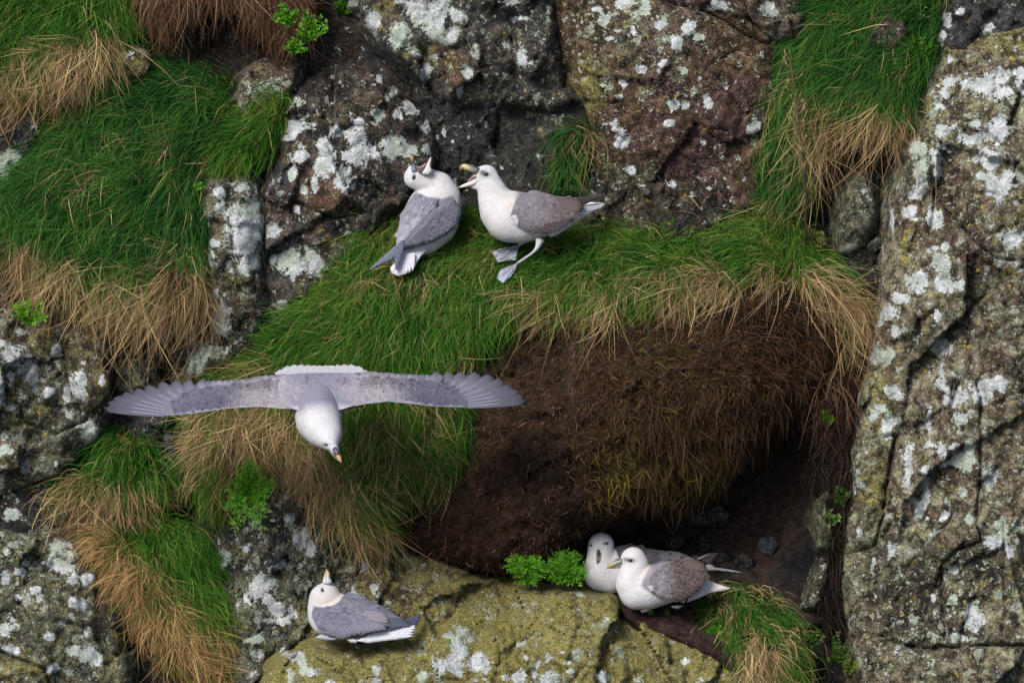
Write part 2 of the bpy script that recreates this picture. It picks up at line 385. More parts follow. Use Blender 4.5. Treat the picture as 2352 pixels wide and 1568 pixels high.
ROCKS = {}
def rock(name, label, poly, ctrl, pal, seed, cat='rock', group=None, step=5, edge=42, w=34, side=3.6, warp=14, fac=((90, 30), (38, 12)), nz=((46, 7), (16, 4)), joints=((130, 2.6, 14),),
         cracks=(), bumps=(), zones=(), tscale=130, pad=55, **mk):
    f = Field(poly, ctrl, step, pad, min(edge, 46), min(w, 36), side, warp, seed, [(a[0], a[1] * 1.5) + tuple(a[2:]) for a in fac], nz, [(c[0], max(2.6, c[1] * .45), c[2] * .75) for c in cracks], bumps, joints)
    o = f.mesh(name, M_ROCK, None, tint_of(f, list(pal), seed, tscale, zones), mask_of(f, seed=seed, **mk))
    tag(o, label, cat, group); ROCKS[label] = f; return f
def boulder(name, label, u, v, ru, rv, d, pal, seed, ang=0, cat='rock', thick=.7, smoother=1.0, step=4, fac=((40, 12), (20, 5)), nz=((24, 4),), group=None, **mk):
    """a loose stone: closed lumpy body"""
    bm = bmesh.new(); bmesh.ops.create_icosphere(bm, subdivisions=4, radius=1.0)
    P = np.array([x.co[:] for x in bm.verts]); F = np.array([[x.index for x in f.verts] for f in bm.faces]); bm.free()
    P /= np.maximum(np.abs(P) ** 2.6, 1e-9).sum(1, keepdims=True) ** (1 / 2.6) / 1.0
    hn = fbm(P[:, 0] * 50 + seed * 13, P[:, 2] * 50 + P[:, 1] * 37, 40, seed, 4) * .16 + facets(P[:, 0] * 50 + P[:, 1] * 20, P[:, 2] * 50, 38, seed) * .22
    P *= (1 + hn * smoother)[:, None]; P[:, 0] *= ru; P[:, 2] *= rv; P[:, 1] *= min(ru, rv) * thick
    a = math.radians(ang); x = P[:, 0] * math.cos(a) - P[:, 2] * math.sin(a); z = P[:, 0] * math.sin(a) + P[:, 2] * math.cos(a)
    class G: pass
    g = G(); g.U = u + x; g.V = v - z
    o = put(name, uvd(g.U, g.V, d + P[:, 1]), F, M_ROCK, None, {'tint': tint_of(g, list(pal), seed, 40), 'mask': mask_of(g, seed=seed, **mk)})
    return tag(o, label, cat, group)

# upper wall -------------------------------------------------------
rock('rock_wall', 'large red-brown rock face with white lichen rosettes behind the right standing fulmar',
     [(1300, -300), (1680, -300), (1690, -10), (1745, 60), (1790, 110), (1790, 200), (1770, 320), (1760, 420), (1730, 500), (1600, 560), (1400, 560), (1370, 400), (1345, 250), (1300, 200), (1278, 130), (1272, 40)],
     [(1300, -250, 70), (1650, -250, 70), (1300, 100, 50), (1500, 100, 10), (1700, 120, 40), (1500, 300, 20), (1720, 400, 60), (1400, 450, 80), (1560, 520, 90)],
     [BROWN, (.07, .042, .03), PURP, (.09, .06, .035), BROWN], 20, edge=45, w=40, side=3,
     fac=((150, 22), (50, 6)), nz=((60, 6), (14, 3)), bumps=((1520, 350, 60, 12, -10), (1480, 320, 200, 8, 6)),
     cracks=[([(1510, -5), (1560, 10), (1610, 22), (1665, 45), (1720, 85), (1800, 110)], 7, 40), ([(1480, 360), (1540, 345), (1600, 372), (1700, 350)], 8, 14)],
     zones=[(1640, 360, 80, 70, (.05, .027, .028)), (1350, 200, 40, 80, OLIV), (1450, 420, 90, 50, (.06, .055, .035)), (1480, 60, 150, 90, (.09, .07, .055))],
     lich=qb([(735, 75, 45, 30), (790, 150, 40, 50), (1190, 180, 45, 35), (1400, 190, 60, 50), (1460, 250, 50, 30), (1600, 55, 75, 40), (1000, 230, 20, 40), (900, 230, 40, 15), (925, 575, 34, 34), (1060, 480, 32, 34), (915, 995, 55, 62), (1530, 725, 45, 48),
              (1300, 755, 35, 28), (1365, 755, 28, 30), (1870, 900, 58, 70), (1270, 860, 40, 30), (980, 1200, 40, 30), (1300, 1290, 30, 30), (1320, 310, 45, 70), (1370, 520, 30, 25), (950, 30, 60, 40), (1090, 60, 30, 70), (1490, 1010, 18, 18), (850, 280, 40, 20), (1210, 440, 40, 30), (1060, 1330, 20, 20), (1540, 1330, 20, 16), (890, 680, 14, 20), (800, 610, 28, 12)]),
     spot=.18, spotzones=[(1440, 80, 160, 90, .55), (1500, 170, 90, 70, .5), (1420, 300, 60, 50, .2), (1500, 430, 160, 50, .2)], moss=.05, mosszones=[(1345, 190, 35, 70, .5), (1500, 420, 80, 60, .25)], bg=.10)
rock('rock_block', 'grey-brown block at the upper edge above the curved crack, beside the hanging grass',
     [(1690, -300), (1850, -300), (1850, 40), (1830, 110), (1790, 100), (1745, 55), (1690, -15)],
     [(1700, -250, 40), (1820, -250, 50), (1760, 20, 20), (1830, 80, 60)], [GREY, (.1, .08, .06), GREY], 24, edge=40, w=30, spot=.25, lich=[(1650, 15, 30, 16), (1760, 20, 20, 12)], moss=.12)
rock('rock_overhang', 'dark overhanging rock with big pale lichen plates above the two calling fulmars',
     [(800, -300), (1300, -300), (1275, 40), (1282, 130), (1300, 190), (1340, 235), (1260, 255), (1190, 235), (1120, 245), (1040, 235), (990, 205), (950, 165), (905, 130), (870, 95), (830, 45), (805, 0)],
     [(820, -250, 60), (1250, -250, 60), (870, 20, 30), (1000, 60, -20), (1150, 100, -15), (1270, 150, 20), (1050, 210, 10), (1200, 230, 25)],
     [(.016, .017, .02), (.042, .038, .036), (.028, .029, .033), (.065, .052, .043), (.016, .017, .02)], 28, edge=60, w=45, side=4, fac=((80, 34), (36, 14)), nz=((40, 10), (14, 4)),
     bumps=((1000, 90, 60, 50, -26), (900, 130, 40, 30, -18), (1190, 70, 22, 70, 26), (1050, 190, 40, 22, -20)), cracks=[([(1282, -20), (1285, 60), (1275, 120), (1300, 190)], 7, 40), ([(1010, 130), (1060, 160), (1130, 150)], 6, 18)],
     lich=qa([(990, 60, 110, 75), (1030, 160, 70, 55), (840, 200, 55, 75), (690, 110, 45, 60), (1150, 85, 30, 35), (1120, 200, 50, 45), (1045, 310, 30, 20), (595, 10, 22, 20), (840, 10, 35, 20), (1215, 400, 30, 35), (1170, 490, 20, 20), (1260, 260, 18, 20), (1510, 320, 30, 60), (1415, 260, 18, 18), (985, 400, 20, 50), (1500, 100, 50, 15), (1440, 20, 60, 16), (930, 300, 30, 25)]),
     spot=.5, moss=.16, wet=.45, zones=[(1000, 120, 50, 30, TAN), (1050, 160, 40, 30, (.11, .065, .04)), (880, 30, 40, 40, (.1, .08, .05))], mosszones=[(880, 20, 30, 25, .4), (1000, 130, 60, 30, .3)])
rock('rock_recess', 'wet black rock wall in the recess behind the two standing fulmars',
     [(960, 180), (1340, 210), (1380, 300), (1390, 420), (1380, 540), (1180, 560), (1020, 560), (960, 480), (985, 380), (990, 290), (950, 220)],
     [(1000, 230, 90), (1180, 260, 95), (1320, 260, 80), (1050, 400, 120), (1200, 420, 115), (1350, 430, 100), (1100, 540, 150), (1300, 540, 140)],
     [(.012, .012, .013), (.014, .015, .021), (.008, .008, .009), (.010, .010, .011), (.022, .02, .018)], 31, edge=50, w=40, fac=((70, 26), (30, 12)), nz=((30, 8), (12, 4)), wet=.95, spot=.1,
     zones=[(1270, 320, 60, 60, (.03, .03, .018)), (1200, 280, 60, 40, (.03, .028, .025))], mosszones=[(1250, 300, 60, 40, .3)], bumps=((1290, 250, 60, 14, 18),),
     lich=qa([(1135, 760, 16, 16), (1230, 750, 8, 14), (1040, 760, 10, 20), (1080, 730, 12, 30), (1400, 910, 10, 10)]) + qb([(335, 1100, 28, 24), (770, 1010, 36, 50)]))
rock('rock_ledge', 'dark rough rock foot with pale specks at the back of the grass ledge',
     [(1330, 390), (1500, 380), (1720, 400), (1720, 520), (1560, 560), (1330, 560)], [(1350, 400, 90), (1700, 420, 70), (1350, 520, 70), (1550, 500, 60), (1690, 520, 70)],
     [(.05, .04, .033), CHAR, (.06, .05, .035)], 33, edge=40, w=35, spot=.35, moss=.12, lich=[(1540, 418, 12, 12), (1470, 430, 12, 10)], fac=((60, 20), (26, 8)))
rock('rock_lump', 'brown rounded rock mass with white lichen crust to the left of the calling fulmar',
     [(690, 205), (735, 150), (800, 140), (870, 170), (930, 215), (985, 280), (1003, 350), (1000, 420), (960, 460), (880, 500), (820, 560), (790, 620), (740, 680), (680, 720), (625, 760), (606, 700), (612, 560), (600, 440), (630, 400), (632, 320), (650, 260)],
     [(720, 180, 70), (880, 190, 80), (980, 300, 60), (760, 280, 10), (870, 320, 0), (700, 380, -10), (800, 430, -10), (950, 420, 40), (640, 500, 10), (720, 560, 5), (640, 690, 10), (770, 610, 30)],
     [(.06, .05, .045), (.085, .06, .045), (.035, .034, .038), (.07, .055, .046), (.02, .021, .025)], 36, edge=70, w=55, fac=((100, 40), (44, 14)), nz=((50, 8), (14, 3.5)),
     cracks=[([(780, 150), (770, 190), (755, 230), (745, 270), (700, 280)], 6, 22), ([(620, 445), (690, 470), (760, 500), (830, 480)], 9, 26), ([(700, 250), (720, 300), (700, 340)], 7, 16), ([(860, 330), (850, 400), (880, 450)], 6, 18)],
     bumps=((760, 390, 60, 70, -26), (700, 265, 30, 16, 28), (900, 350, 50, 60, -14)),
     zones=[(640, 400, 30, 40, BLUE), (830, 260, 60, 60, (.07, .055, .04)), (640, 600, 40, 60, (.04, .045, .055)), (750, 440, 60, 40, (.13, .075, .05)), (760, 600, 50, 60, (.06, .045, .035)), (950, 260, 40, 60, CHAR)],
     lich=qa([(600, 820, 75, 110), (625, 690, 55, 50), (545, 970, 55, 70), (270, 690, 80, 45), (270, 560, 38, 50), (430, 800, 45, 50), (430, 900, 60, 70), (300, 860, 60, 30), (490, 710, 36, 28), (800, 800, 70, 60), (885, 830, 50, 45), (900, 580, 50, 40), (830, 605, 35, 30), (985, 690, 26, 45), (805, 490, 30, 30), (735, 430, 20, 30), (310, 1040, 24, 24), (245, 745, 30, 25), (250, 1450, 85, 75), (360, 1430, 55, 85), (730, 620, 36, 36), (765, 530, 14, 20), (155, 1260, 40, 50), (250, 950, 20, 50), (380, 1010, 14, 50), (290, 490, 18, 18), (145, 1420, 18, 25), (180, 1060, 25, 18), (975, 820, 24, 25), (790, 390, 12, 20), (700, 840, 22, 40), (270, 1140, 22, 20)])
          + [(606, 727, 20, 26), (655, 715, 30, 18)],
     spot=.32, moss=.06, mosszones=[(800, 470, 40, 30, .2)], wetzones=[(640, 400, 30, 40, .6), (640, 620, 40, 60, .4)])
rock('rock_column', 'narrow pale rock column crusted with white lichen beside the big turf mound',
     [(485, 405), (540, 394), (585, 405), (604, 450), (604, 560), (596, 640), (606, 720), (596, 790), (560, 830), (500, 860), (430, 900), (425, 850), (455, 800), (474, 700), (480, 600), (470, 520), (464, 450)],
     [(490, 430, -20), (570, 430, -10), (500, 560, -60), (570, 560, -50), (500, 700, -40), (580, 720, -20), (450, 860, -20), (560, 820, 20)],
     [(.12, .115, .09), GREY, (.08, .075, .055), (.13, .12, .085), (.09, .06, .04)], 40, edge=60, w=36, fac=((60, 26), (26, 8)), nz=((34, 6), (12, 3)), warp=8,
     cracks=[([(530, 420), (520, 470), (535, 560), (545, 630), (560, 690)], 8, 26), ([(600, 430), (605, 560), (600, 700)], 6, 24)], bumps=((555, 540, 26, 80, -22),),
     zones=[(520, 700, 40, 60, (.05, .048, .035)), (540, 760, 40, 40, CHAR), (550, 640, 30, 20, OLIV)],
     lich=q5([(1110, 1060, 75, 155), (1120, 1200, 50, 60), (1000, 1440, 50, 90), (1010, 945, 38, 26), (1000, 875, 26, 26), (1140, 930, 45, 40), (975, 1100, 20, 20), (960, 1170, 18, 50), (1090, 850, 30, 16), (1190, 1010, 22, 50), (1010, 1225, 16, 12), (1130, 800, 25, 12), (1010, 1500, 30, 30), (950, 1000, 10, 40)]) + [(460, 830, 20, 26), (500, 810, 22, 12), (440, 800, 10, 30)],
     spot=.5, moss=.22)
rock('rock_edge', 'lichen-flecked dark rock at the picture border under the upper turf fringe',
     [(-320, 180), (60, 190), (118, 235), (100, 300), (80, 360), (40, 430), (0, 460), (-320, 480)], [(-300, 200, 60), (50, 220, 60), (-100, 330, 10), (60, 300, 20), (0, 420, 20), (-300, 450, 20)],
     [(.05, .05, .05), (.09, .075, .05), BLUE, (.07, .065, .05)], 43, edge=50, w=40, lich=q5([(60, 715, 40, 40), (20, 770, 30, 50), (150, 572, 25, 18), (212, 485, 20, 25), (210, 430, 14, 18), (130, 545, 14, 10), (45, 830, 14, 10)]), spot=.25, moss=.15, mosszones=[(20, 250, 80, 30, .3)], zones=[(60, 310, 40, 30, BLUE)])
rock('rock_shelf', 'small pale green crumbly rock shelf under the hanging brown roots',
     [(560, 170), (590, 140), (640, 135), (690, 150), (680, 200), (640, 240), (560, 260), (530, 230)], [(570, 160, 90), (680, 160, 90), (600, 220, 50), (660, 220, 60)], [PGRN, (.12, .12, .09), (.1, .07, .05), PGRN], 46, edge=40, w=25, spot=.5, moss=.2, lich=[(620, 200, 40, 30, .6)], fac=((40, 16), (20, 6)))

# left and lower rocks ----------------------------------------------
rock('rock_bank', 'jumbled grey rock bank thick with round lichens below the left turf fringe',
     [(-320, 600), (0, 630), (50, 700), (110, 735), (190, 745), (236, 790), (250, 860), (240, 940), (225, 1000), (190, 1050), (130, 1090), (60, 1120), (-20, 1140), (-320, 1150)],
     [(-300, 650, 30), (20, 680, 40), (180, 780, 20), (-100, 850, -40), (80, 880, -30), (220, 900, 10), (60, 1040, -10), (-200, 1100, -10), (190, 1020, 40)],
     [(.045, .047, .055), GREY, (.06, .058, .05), (.1, .1, .085), (.035, .036, .042)], 50, edge=70, w=50, fac=((80, 44), (40, 18)), nz=((36, 9), (13, 4)),
     cracks=[([(150, 760), (150, 830), (170, 880), (230, 900)], 8, 26), ([(0, 980), (60, 970), (130, 1000), (200, 960)], 9, 28), ([(60, 760), (80, 820), (40, 900), (50, 960)], 8, 22)],
     bumps=((80, 940, 34, 26, -18), (60, 1000, 40, 24, 14)), zones=[(100, 940, 40, 30, (.11, .095, .04)), (20, 900, 40, 40, (.1, .1, .06))],
     lich=q6([(60, 120, 45, 40), (130, 190, 30, 60), (220, 285, 28, 30), (290, 290, 20, 40), (400, 465, 40, 45), (385, 372, 28, 25), (45, 350, 25, 20), (120, 620, 20, 25), (180, 230, 15, 15), (10, 270, 20, 60), (50, 210, 25, 20), (150, 265, 14, 12), (205, 180, 14, 12), (60, 830, 30, 25), (100, 20, 30, 20), (345, 440, 14, 14), (20, 70, 30, 20), (300, 390, 22, 20), (240, 605, 14, 16)]),
     spot=.85, moss=.22, mosszones=[(40, 970, 40, 20, .4), (110, 920, 40, 40, .25)])
boulder('boulder', 'smooth olive boulder with one white lichen cap at the edge of the left hollow', 199, 845, 46, 88, -20, [(.085, .078, .045), (.07, .062, .04), OLIV], 51, 8, thick=.9, lich=q6([(350, 255, 45, 55), (365, 165, 26, 24), (450, 225, 14, 24)]), spot=.25, moss=.3)
boulder('boulder', 'knobbly yellow-green stone under the left grass fringe beside the bright plant', 100, 790, 34, 44, -20, [OLIV, (.08, .075, .05)], 52, 30, lich=[(130, 800, 14, 18)], spot=.4, moss=.4)
boulder('boulder', 'tan rounded boulder at the picture border in the lichen bank', 8, 1045, 40, 34, -40, [TAN, (.12, .1, .06)], 53, 10, lich=[(8, 1030, 18, 14)], spot=.5, moss=.2)
boulder('boulder', 'mossy dark green stone sitting in the shadowed hollow above the left wing', 312, 868, 58, 50, 90, [(.05, .058, .045), (.035, .04, .032), (.07, .08, .06)], 54, 20, spot=.12, moss=.25)
boulder('boulder', 'yellowish mossy stone at the mouth of the upper left hollow', 301, 140, 42, 36, 60, [(.09, .08, .04), (.07, .065, .035)], 55, -8, spot=.12, moss=.45)
rock('rock_step', 'dark cracked rock band under the lichen bank at the picture border',
     [(-320, 1090), (0, 1085), (100, 1085), (150, 1120), (160, 1180), (110, 1230), (-320, 1240)], [(-300, 1100, 40), (0, 1100, 30), (140, 1150, 50), (0, 1210, 30), (-300, 1220, 40)], [BLUE, CHAR, (.05, .05, .05)], 56, edge=40, w=30, spot=.3, wet=.3, lich=[(30, 1180, 20, 16), (10, 1120, 14, 10)])
rock('rock_hollow', 'blue-black wet rock between the left turf and the tan tussock under the wing',
     [(230, 900), (330, 900), (450, 930), (450, 1120), (400, 1180), (330, 1120), (270, 1020)], [(260, 920, 110), (420, 940, 90), (350, 1000, 90), (420, 1120, 110)], [BLUE, CHAR, (.04, .045, .05)], 57, edge=40, w=40, spot=.2, wet=.5, lich=[(382, 1003, 10, 10), (310, 930, 14, 10)])
rock('rock_slab', 'big lichen-spotted rock slab filling the lower left corner',
     [(-320, 1200), (0, 1205), (60, 1228), (115, 1212), (185, 1238), (235, 1290), (262, 1350), (285, 1430), (300, 1540), (330, 1890), (-320, 1890)],
     [(-300, 1230, 0), (60, 1250, 0), (180, 1260, 20), (-100, 1400, -70), (130, 1400, -70), (270, 1430, 0), (60, 1560, -80), (260, 1600, -20), (-200, 1800, -60), (200, 1850, -30)],
     [(.075, .075, .06), (.05, .05, .045), (.1, .1, .075), (.06, .065, .05)], 60, edge=70, w=60, fac=((120, 36), (46, 12)), nz=((46, 8), (14, 3.5)),
     cracks=[([(-50, 1470), (20, 1500), (100, 1530), (130, 1590)], 10, 40), ([(160, 1340), (200, 1400), (190, 1480)], 7, 12)],
     lich=q6([(265, 1015, 60, 75), (320, 1110, 25, 25), (395, 1105, 30, 26), (355, 1215, 34, 30), (330, 1412, 36, 26), (400, 1440, 50, 40), (225, 1357, 22, 22), (150, 1160, 24, 20), (90, 1080, 25, 25), (25, 1330, 40, 30), (60, 1420, 34, 22), (240, 1500, 30, 20), (30, 985, 18, 24), (180, 1195, 25, 20), (25, 1090, 24, 40), (110, 1030, 20, 14), (290, 1300, 14, 18), (55, 1285, 14, 14), (330, 1270, 12, 14), (80, 1200, 16, 12), (440, 1450, 18, 25), (385, 1345, 26, 22)]),
     spot=.8, moss=.22, mosszones=[(30, 1540, 80, 40, .5), (250, 1540, 40, 50, .35), (80, 1360, 100, 80, .15)], zones=[(40, 1560, 80, 40, (.05, .04, .025))])
rock('rock_slope', 'grey rock face dappled with pale lichen behind the sitting fulmar that looks up',
     [(590, 1110), (640, 1075), (700, 1085), (745, 1140), (790, 1230), (840, 1290), (840, 1420), (780, 1480), (680, 1500), (620, 1520), (590, 1700), (560, 1890), (500, 1890), (515, 1500), (515, 1380), (488, 1290), (500, 1230), (545, 1160)],
     [(600, 1120, 60), (720, 1120, 70), (520, 1280, 60), (640, 1260, 30), (780, 1280, 70), (560, 1420, 30), (680, 1440, 20), (800, 1420, 50), (560, 1560, 20), (530, 1850, 20)],
     [(.06, .062, .06), (.1, .1, .09), (.04, .042, .047), (.09, .095, .075)], 64, edge=60, w=50, fac=((100, 30), (40, 12)), nz=((40, 7), (13, 3.5)),
     cracks=[([(650, 1180), (640, 1240), (600, 1300)], 6, 14), ([(700, 1340), (690, 1420), (720, 1470)], 7, 18)],
     lich=qc([(700, 490, 55, 80), (610, 370, 45, 35), (790, 590, 38, 60), (140, 620, 38, 38), (420, 840, 75, 90), (350, 910, 40, 60), (460, 950, 50, 50), (540, 1020, 60, 50), (560, 1110, 50, 40), (650, 1040, 45, 50), (370, 1250, 60, 45), (350, 1340, 40, 35), (420, 1360, 50, 35), (360, 1490, 40, 40), (460, 1120, 40, 30), (300, 560, 22, 45), (598, 180, 16, 30), (550, 90, 60, 45), (540, 700, 50, 40), (100, 520, 20, 30), (290, 1260, 30, 30), (500, 380, 22, 18), (580, 660, 30, 30), (130, 680, 50, 40), (710, 910, 18, 16)]),
     spot=.8, moss=.15, mosszones=[(700, 1440, 60, 60, .35), (560, 1430, 60, 40, .2)], zones=[(560, 1230, 50, 40, (.035, .038, .05)), (760, 1300, 40, 60, CHAR)])
rock('rock_backstop', 'yellow-green mossy rock slope rising behind the sitting fulmar',
     [(800, 1330), (840, 1280), (880, 1262), (930, 1262), (1010, 1288), (1060, 1320), (1060, 1500), (900, 1540), (780, 1520), (760, 1440), (790, 1380)],
     [(820, 1320, 60), (900, 1280, 40), (1000, 1310, 30), (860, 1400, 20), (960, 1400, 0), (1000, 1450, 0), (860, 1500, 0)],
     [(.16, .145, .055), (.15, .125, .055), (.19, .17, .065), (.12, .09, .045)], 67, edge=40, w=35, fac=((80, 26), (34, 9)), lich=qc([(1250, 865, 28, 28), (1285, 935, 20, 20), (1460, 940, 14, 20), (1260, 910, 14, 12), (1510, 1000, 14, 14)]) + [(800, 1340, 14, 30), (830, 1300, 20, 16)],
     spot=.5, moss=.45, zones=[(900, 1370, 60, 50, (.08, .06, .03))])
rock('rock_ledge', 'broad mossy yellow-green rock ledge in front of the sitting birds',
     [(940, 1390), (985, 1330), (1050, 1318), (1130, 1335), (1220, 1340), (1330, 1362), (1400, 1372), (1430, 1410), (1490, 1445), (1580, 1475), (1640, 1490), (1690, 1530), (1720, 1600), (1750, 1890), (560, 1890), (590, 1600), (615, 1540), (650, 1500), (700, 1478), (760, 1472), (880, 1482), (945, 1478), (960, 1440)],
     [(990, 1345, 40), (1200, 1350, 40), (1400, 1385, 10), (1000, 1410, -40), (1200, 1420, -60), (1400, 1450, -60), (1600, 1500, -30), (720, 1485, -50), (850, 1490, -60), (960, 1480, -50), (720, 1530, -140), (900, 1540, -150), (1150, 1520, -130), (1400, 1540, -130), (1680, 1580, -60), (640, 1560, -100), (900, 1800, -120), (1400, 1800, -120), (1700, 1800, -60)],
     [(.17, .155, .06), (.18, .15, .06), (.14, .11, .05), (.21, .19, .08), (.12, .1, .055)], 70, edge=34, w=30, fac=((150, 50), (60, 20), (24, 5)), nz=((50, 7), (14, 3.5)), warp=8,
     cracks=[([(1145, 1400), (1140, 1460), (1150, 1510), (1135, 1560)], 4, 20), ([(1060, 1430), (1100, 1440), (1200, 1415)], 4, 14), ([(1200, 1410), (1250, 1430), (1300, 1455), (1360, 1460)], 5, 20), ([(1410, 1400), (1440, 1430), (1500, 1460)], 6, 16), ([(1350, 1460), (1380, 1490), (1370, 1530)], 5, 16), ([(1040, 1345), (1120, 1352)], 4, 12), ([(820, 1510), (860, 1540), (870, 1600)], 6, 14), ([(970, 1510), (1010, 1550), (1060, 1560)], 8, 26), ([(1440, 1510), (1450, 1560)], 7, 22)],
     zones=[(1150, 1350, 140, 24, (.11, .06, .025)), (1400, 1400, 70, 30, (.07, .055, .03)), (1560, 1540, 100, 60, (.075, .06, .035)), (1600, 1500, 50, 30, (.04, .03, .025)), (850, 1500, 100, 14, (.06, .055, .03))],
     lich=qc([(700, 1360, 60, 50), (790, 1450, 70, 45), (740, 1400, 50, 40), (600, 1290, 40, 60), (640, 1500, 30, 60), (1890, 1230, 40, 60), (1800, 1200, 40, 28), (1900, 1320, 40, 60), (1860, 1370, 60, 30), (2020, 1410, 80, 55), (1740, 1440, 60, 60), (1270, 1465, 32, 34), (1280, 1545, 40, 28), (930, 1555, 50, 25), (1130, 1300, 24, 8), (1600, 1520, 40, 50), (1880, 1480, 40, 40), (1960, 1260, 30, 20), (1860, 1165, 18, 18)])
          + qd([(30, 940, 28, 50), (150, 1040, 70, 50), (375, 1105, 35, 30), (540, 1130, 75, 34), (480, 1030, 35, 20), (405, 1015, 17, 14), (605, 980, 18, 14), (1040, 1120, 36, 24), (830, 1110, 24, 24), (385, 925, 20, 10), (1280, 1030, 28, 18), (30, 860, 14, 10), (190, 1130, 14, 10), (290, 1120, 20, 14), (640, 1040, 22, 16), (540, 1010, 16, 24), (860, 800, 18, 8), (715, 680, 14, 10), (450, 1080, 14, 30), (10, 1060, 40, 30), (660, 1090, 20, 14)]),
     spot=.45, moss=.72, mosszones=[(700, 1540, 60, 60, .3), (1100, 1450, 150, 60, .25)])

